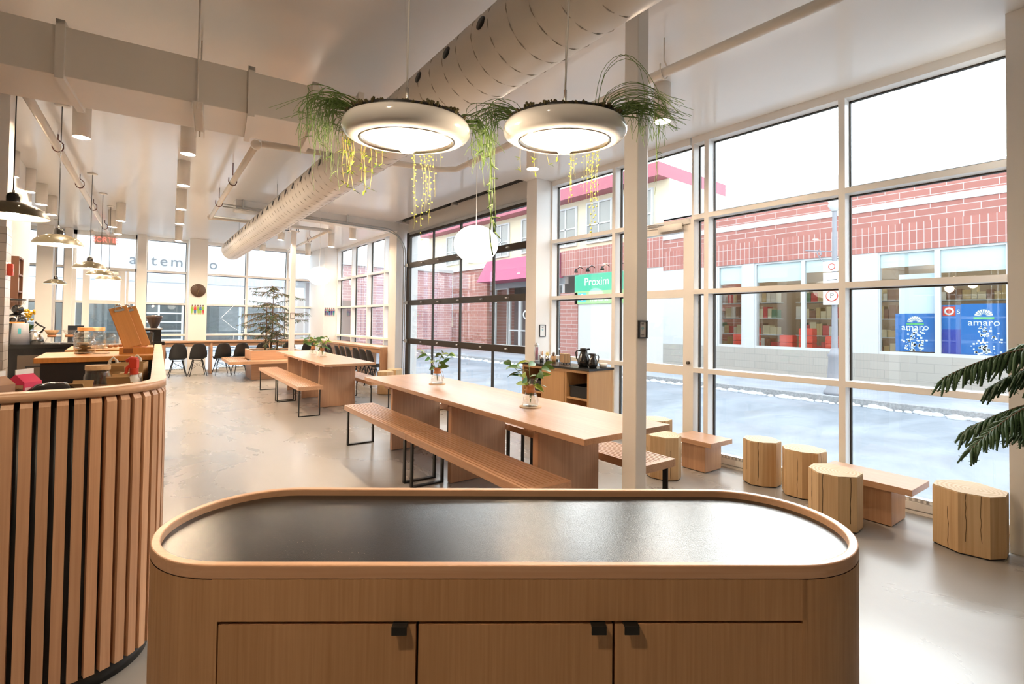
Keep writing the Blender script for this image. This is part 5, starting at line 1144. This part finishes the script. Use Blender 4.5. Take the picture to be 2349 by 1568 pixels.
def poster(label,y0_,y1_,z0_,z1_,x,ttl,ty):
    t=thing('window_poster',label,'poster',(x,(y0_+y1_)/2,z0_),0,'blue posters in the shop window'); w_=(y1_-y0_)
    h_=z1_-z0_; MB().box(0,0.015,-w_/2,w_/2,0,h_).build('sheet', POST, t); 
    k=MB(); q=random.Random(len(label))
    for i in range(90):
        yy=q.gauss(0,0.13)*w_; zz=q.uniform(0.02,0.58)*h_; s_=q.uniform(0.008,0.022); k.box(-0.002,0,max(-w_/2,yy-s_),min(w_/2,yy+s_),zz-s_,zz+s_)
    k.build('droplets', M_PAPER, t)
    k=MB()
    for i in range(9):
        a=R(15+i*18.75); r0,r1=0.06*w_,0.20*w_; c0_,s0=math.cos(a),math.sin(a); cz=h_*0.76
        v=[k.bm.verts.new((-0.003,r0*math.cos(a-0.05),cz+r0*math.sin(a-0.05))),k.bm.verts.new((-0.003,r0*math.cos(a+0.05),cz+r0*math.sin(a+0.05))),k.bm.verts.new((-0.003,r1*math.cos(a+0.12),cz+r1*math.sin(a+0.12))),k.bm.verts.new((-0.003,r1*math.cos(a-0.12),cz+r1*math.sin(a-0.12)))]; k._f(v)
    k.build('sun_rays', mat('ray_cream',(0.85,0.82,0.55),0.5), t); MB().box(-0.003,0,-0.22*w_,0.22*w_,h_*0.70,h_*0.745).build('grass_strip', mat('poster_green',(0.10,0.45,0.12),0.5), t)
    text('lettering',ttl,w_*0.27,M_PAPER,t,(-0.004,0,h_*0.635),FACE_NX,0.001)
    return t
poster('blue water poster with the word amaro in the farther shop window',2.70,3.42,0.86,1.72,14.14,'amaro',0); poster('large blue water poster with the word amaro in the nearer shop window',1.56,2.28,0.82,1.92,14.14,'amaro',0)
t=thing('window_poster','indigo and blue poster with a red and white square badge between two blue ones','poster',(14.16,2.45,0.82),0,'blue posters in the shop window'); MB().box(0,0.012,-0.17,0.17,0,0.55).build('sheet', POSTD, t); MB().box(0,0.012,-0.17,0.17,0.55,1.08).build('upper_sheet', POST, t); MB().box(-0.004,0,-0.08,0.13,0.84,1.05).build('badge', M_RED, t); MB().lathe([(0.05,0),(0.085,0),(0.085,0.004),(0.05,0.004)],20,(0,0,0),Matrix.Translation((-0.004,0.025,0.945))@Matrix.Rotation(R(-90),4,'Y')).build('badge_ring', M_PAPER, t); text('lettering','S',0.13,M_PAPER,t,(-0.006,-0.13,0.93),FACE_NX,0.001)
t=thing('whiteboard_panel','plain pale panel behind the shop window next to the farther blue poster','panel',(14.18,2.98,1.72)); MB().box(0,0.02,-0.32,0.38,0,0.9).build('sheet', mat('pale_blue',(0.62,0.70,0.76),0.5), t)
for i,y in enumerate((4.45,4.85,5.5,6.0,7.0,7.35)):
    t=thing('red_crate','stacked red plastic crates behind the shop window, %s counting from the blue posters'%ORD[i],'crate',(14.55,y,0.75),0,'red crates in the shop'); k=MB()
    for z in range(2 if i%2 else 3): k.box(0,0.3,-0.17,0.17,z*0.2,z*0.2+0.17); k.box(0.01,0.29,-0.16,0.16,z*0.2+0.17,z*0.2+0.19)
    k.build('crate_body', M_RED, t)
# pharmacy, awning shop and the upper storey above them
ph=thing('pharmacy_building','beige two storey building with a pink eave across the street, next to the brick shop','building')
PINKE=mat('pink_eave',(0.36,0.09,0.12),0.6); YEL=mat('cream_render',(0.62,0.54,0.38),0.8)
MB().box(14.0,14.3,9.6,13.45,0,3.9).build('block_wall', mat('pale_block',(0.56,0.54,0.50),0.85), ph); MB().box(13.95,14.3,13.45,14.4,0,2.6).build('brick_pier', BR, ph); MB().box(13.98,14.3,9.6,14.4,3.3,4.3).build('soldier_band', BRS, ph)
ph=thing('upper_storey','cream upper storey with a row of windows under a pink eave, above the pink awning','building'); MB().box(14.3,18,9.6,26,4.31,6.3).build('upper_wall', YEL, ph); MB().box(13.7,18,9.6,26,6.3,6.75).build('pink_eave', PINKE, ph)
for y in (10.2,12.0,13.8,16.0,18.2,20.4,22.6):
    k=MB(); e=0.07; k.box(14.22,14.30,y,y+e,4.5,6.1); k.box(14.22,14.30,y+1.3-e,y+1.3,4.5,6.1); k.box(14.22,14.30,y+e,y+1.3-e,4.5,4.57); k.box(14.22,14.30,y+e,y+1.3-e,6.03,6.1); k.box(14.23,14.30,y+0.62,y+0.68,4.57,6.03); k.box(14.23,14.30,y+e,y+1.3-e,5.2,5.25)
    wn=k.build('window', M_TRIM, ph); MB().box(14.265,14.275,y+e,y+1.3-e,4.57,6.03).build('pane', mat('dim_pane',(0.28,0.27,0.24),0.1), wn)
sg2=thing('pharmacy_sign','green and lime shop sign reading Proxim on the beige wall','sign',(13.95,12.25,2.15)); MB().box(0,0.05,-1.35,1.35,0.48,1.12).build('upper_panel', mat('sign_green',(0.06,0.42,0.24),0.5), sg2); MB().box(0,0.05,-1.35,1.35,0,0.48).build('lower_panel', mat('sign_lime',(0.32,0.62,0.22),0.5), sg2)
text('lettering','Proxim',0.42,M_PAPER,sg2,(-0.006,0.22,0.82),FACE_NX,0.002); text('lettering','Pharmacien',0.2,M_PAPER,sg2,(-0.006,0.05,0.14),FACE_NX,0.002); MB().box(-0.006,0,0.75,1.15,0.08,0.42).build('cross_panel', cy_, sg2); MB().box(-0.012,-0.006,0.91,0.99,0.12,0.38).box(-0.012,-0.006,0.82,1.08,0.21,0.29).build('cross', M_PAPER, sg2)
for i,y in enumerate((11.2,11.9,12.6,13.2)):
    o=MB().tube([(14.0,y,3.5),(13.7,y-0.12,3.55),(13.5,y-0.1,3.42)],0.015,6).lathe([(0.03,0),(0.08,-0.14),(0.07,-0.14),(0.02,0)],12,(13.5,y-0.1,3.46)).build('sign_lamp', M_BLKMETAL); tag(o,'small black swan neck lamp over the green sign, %s counting from the brick shop'%ORD[i],'lamp','lamps over the green sign')
aw=thing('awning_shop','storefront with a deep pink awning, white framed doors and dark glass across the street','building')
AWN=mat('pink_awning',(0.42,0.08,0.15),0.7)
k=MB(); k.prism([(13.1,3.25),(14.2,3.25),(14.2,4.28),(13.7,4.28)],14.5,19.2,Matrix(((1,0,0,0),(0,0,1,0),(0,1,0,0),(0,0,0,1)))); k.build('awning', AWN, aw)
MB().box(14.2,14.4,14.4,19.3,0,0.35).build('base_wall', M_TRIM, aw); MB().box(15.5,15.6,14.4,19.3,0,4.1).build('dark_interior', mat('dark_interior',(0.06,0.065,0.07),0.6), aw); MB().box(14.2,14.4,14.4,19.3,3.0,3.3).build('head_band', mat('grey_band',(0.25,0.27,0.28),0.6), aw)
for i,(a,b_) in enumerate(((14.5,15.4),(15.5,16.4),(16.5,17.3),(17.3,18.1),(18.2,19.2))):
    k=MB(); e=0.09 if i in (2,3) else 0.05; z1_=2.5 if i in (2,3) else 3.0
    k.box(14.2,14.3,a,a+e,0.05,z1_); k.box(14.2,14.3,b_-e,b_,0.05,z1_); k.box(14.2,14.3,a+e,b_-e,z1_-e,z1_); k.box(14.2,14.3,a+e,b_-e,0.05,0.30); 
    if i in (2,3): k.box(14.2,14.3,a+e,b_-e,1.0,1.06)
    dr=k.build('door' if i in (2,3) else 'window', M_TRIM, aw); MB().box(14.245,14.255,a+e,b_-e,0.3,z1_-e).build('pane', M_GLASS, dr)
MB().lathe([(0.13,0),(0.2,0),(0.2,0.01),(0.13,0.01)],24,(0,0,0),Matrix.Translation((14.24,16.9,1.75))@Matrix.Rotation(R(-90),4,'Y')).build('round_decal', M_PAPER, aw)
bk=thing('brick_corner_building','red brick corner building with a bay window beyond the pink awning','building')
MB().box(13.8,16,19.3,22.4,0,4.2).build('brick_wall', BR, bk); MB().box(13.7,16,19.3,26,4.0,4.2).build('cornice', M_TRIM, bk); MB().box(14.2,16,22.4,26,0,4.2).build('rear_wall', YEL, bk); MB().box(13.78,16,22.4,26,0,1.1).build('low_brick_wall', BR, bk)
for y in (22.9,24.2):
    k=MB(); k.box(14.1,14.2,y,y+1.1,1.6,3.4); wn=k.build('window', M_TRIM, bk); MB().box(14.08,14.1,y+0.08,y+1.02,1.68,3.32).build('pane', mat('dim_pane2',(0.3,0.3,0.28),0.1), wn)
# street furniture
def street_lamp(label, x, y, H):
    t=thing('street_lamp',label,'street lamp',(x,y,0.02),0,'iron street lamps'); IR=mat('cast_iron_grey',(0.26,0.26,0.28),0.6)
    MB().lathe([(0,0),(0.20,0),(0.20,0.06),(0.15,0.12),(0.13,0.35),(0.11,0.75),(0.13,0.8),(0.09,0.86),(0.06,0.95)],20).build('base', IR, t); MB().lathe([(0.058,0.9),(0.045,H*0.6),(0.04,H)],16).build('post', IR, t)
    MB().lathe([(0.05,H),(0.12,H+0.12),(0.10,H+0.18),(0.16,H+0.3),(0.14,H+0.62),(0.05,H+0.78),(0,H+0.85)],20).build('lantern', M_TRIM, t)
    MB().tube([(0,0.05,H*0.78),(0,0.55,H*0.80)],0.012,6).tube([(0,0.05,H*0.70),(0,0.25,H*0.74),(0,0.33,H*0.78),(0,0.28,H*0.80),(0,0.24,H*0.77),(0,0.28,H*0.76)],0.010,6).build('scroll_bracket', IR, t); return t
street_lamp('grey iron street lamp with a scroll bracket at the far kerb before the brick shop',11.45,3.78,3.75); street_lamp('grey iron street lamp standing before the pink awning shop',11.45,12.9,3.6)
ps=thing('parking_sign','stack of white no parking sign plates fixed to the street lamp by the brick shop','sign',(11.37,3.80,1.85))
for z,h_ in ((0.0,0.36),(0.37,0.30),(0.68,0.22)): MB().box(-0.01,0.0,-0.16,0.16,z,z+h_-0.015).build('plate', M_PAPER, ps)
MB().lathe([(0.095,0),(0.115,0),(0.115,0.004),(0.095,0.004)],24,(0,0,0),Matrix.Translation((-0.012,0,0.18))@Matrix.Rotation(R(-90),4,'Y')).build('red_ring', M_RED, ps); text('lettering','P',0.15,M_BLACK,ps,(-0.013,0,0.18),FACE_NX,0.001); MB().box(-0.013,-0.011,-0.09,0.09,0.50,0.515).build('arrow', M_BLACK, ps); MB().lathe([(0.05,0),(0.065,0),(0.065,0.004),(0.05,0.004)],20,(0,0,0),Matrix.Translation((-0.012,0,0.78))@Matrix.Rotation(R(-90),4,'Y')).build('red_ring', M_RED, ps)
# buildings seen through the back windows
wb=thing('white_storefront','white building behind the back windows with spaced grey letters and dark garage style glazing','building')
WY=26.0
PALE=mat('pale_facade',(0.62,0.63,0.64),0.7); WGREY=mat('facade_grey',(0.42,0.45,0.50),0.6); DK=mat('dark_shop',(0.10,0.11,0.11),0.5,noise=0.5,nscale=2)
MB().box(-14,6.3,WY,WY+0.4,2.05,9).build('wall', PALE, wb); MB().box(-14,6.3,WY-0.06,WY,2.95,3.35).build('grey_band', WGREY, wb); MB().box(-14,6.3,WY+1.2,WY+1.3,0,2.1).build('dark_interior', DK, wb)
for a,b_ in ((0.45,2.15),(-4.0,-2.3),(-7,-5.3)):
    k=MB(); e=0.07
    for i in range(3): x=a+(b_-a)*i/2; k.box(x-e/2,x+e/2,WY-0.02,WY+0.08,0.1,2.05)
    for i in range(6): z=0.1+1.9*i/5; k.box(a,b_,WY-0.01,WY+0.07,z-0.03,z+0.03)
    wn=k.build('garage_window', M_TRIM, wb); MB().box(a,b_,WY+0.03,WY+0.04,0.1,2.05).build('pane', M_GLASS, wn)
for a,b_ in ((2.6,4.4),(4.4,6.2),(-1.6,0.2)):
    k=MB(); k.box(a,a+0.05,WY,WY+0.1,0.1,2.05); k.box(b_-0.05,b_,WY,WY+0.1,0.1,2.05); k.box(a+0.05,b_-0.05,WY,WY+0.1,0.1,0.2); wn=k.build('window', WGREY, wb); MB().box(a+0.05,b_-0.05,WY+0.04,WY+0.05,0.2,2.05).build('pane', M_GLASS, wn)
for a,b_ in ((0.9,2.3),(2.9,4.0),(4.05,5.1),(-2.2,-0.6)):
    k=MB(); k.box(a,b_,WY-0.03,WY,5.0,5.95); wn=k.build('window', WGREY, wb); MB().box(a+0.06,b_-0.06,WY-0.05,WY-0.03,5.06,5.9).build('pane', mat('upper_pane',(0.20,0.26,0.27),0.1), wn)
LG=mat('letter_grey',(0.14,0.15,0.16),0.6)
for ch_,px_ in zip('artemano',(302,327,350,373,403,436,461,487)):
    a_=math.atan((px_-1174.5)/1130)+YAW; X_=math.tan(a_)*(WY-0.05)
    text('lettering',ch_,0.62,LG,wb,(X_,WY-0.03,3.85),FACE_NY,0.01)
cn=thing('canopy_building','grey concrete canopy with columns beyond the back windows','building'); MB().box(6.6,10.4,24.5,32,3.35,3.9).build('canopy_slab', mat('concrete_pale',(0.50,0.52,0.54),0.8), cn); MB().box(6.2,7.0,27.5,28,0,3.35).build('pier', M_TRIM, cn); MB().box(6.4,10.4,33,33.3,0,3.0).build('rear_wall', mat('rear_pale',(0.55,0.5,0.47),0.8), cn)
for x in (7.6,9.0): MB().box(x,x+0.25,27,27.25,0,3.35).build('post', M_TRIM, cn)
pk=thing('pink_brick_building','pinkish brick building with a dark doorway seen through the corner window','building'); PKB=brick('pink_brick',(0.46,0.24,0.24),(0.42,0.21,0.22),(0.58,0.48,0.48),'XZ',1.0,0.4,0.12,0.012)
MB().box(7.3,13.5,22.0,22.3,0,3.9).build('brick_wall', PKB, pk); MB().box(7.55,8.25,21.95,22.0,0,2.3).build('doorway', mat('doorway_dark',(0.12,0.07,0.07),0.6), pk); MB().box(7.2,13.5,21.9,22.4,3.9,4.05).build('coping', M_TRIM, pk)
k=MB(); 
for i in range(7): k.box(7.4+i*0.55,7.43+i*0.55,22.1,22.13,4.05,5.2+0.11*i)
k.tube([(7.3,22.1,5.15),(11.2,22.1,5.95)],0.06,6).build('stair_rail', M_TRIM, pk)
t=thing('wall_lantern','white globe lantern on an iron bracket on the pink brick wall','lamp',(8.05,21.6,2.75)); MB().tube([(0.45,0.4,0),(0,0,0),(0,0,0.22)],0.03,8).tube([(0,0,-0.15),(0,0,0.1)],0.03,8).build('bracket', M_BLKMETAL, t); MB().lathe([(0.06,0.2),(0.13,0.3),(0.11,0.5),(0.04,0.6),(0,0.66)],16).build('globe', M_PAPER, t)
ls=thing('light_string','string of tiny white lights bent into star points against the back window','light string',(0,15.22,0))
def pxw(px,py): a_=math.atan((px-1174.5)/1130)+YAW; Y_=15.22; X_=math.tan(a_)*Y_; dep=math.sin(YAW)*X_+math.cos(YAW)*Y_; return Vector((X_,0,1.42+(730-py)*dep/1130))
k=MB(); wr=MB()
for pl_ in (((548,688),(507,729),(535,750),(548,757),(562,760)),((540,681),(547,691),(556,692),(563,682)),((537,766),(536,792),(545,797),(556,790),(555,768))):
    P_=[pxw(*p_) for p_ in pl_]; wr.tube(P_,0.002,4)
    for a_,b_ in zip(P_,P_[1:]):
        n_=max(2,int((b_-a_).length/0.045))
        for i in range(n_): k.ball(a_.lerp(b_,i/n_),0.007,6)
k.build('tiny_bulbs', emis('fairy_light',(1,0.97,0.9),1.2), ls)['kind']='stuff'; wr.build('wire', M_PAPER, ls)
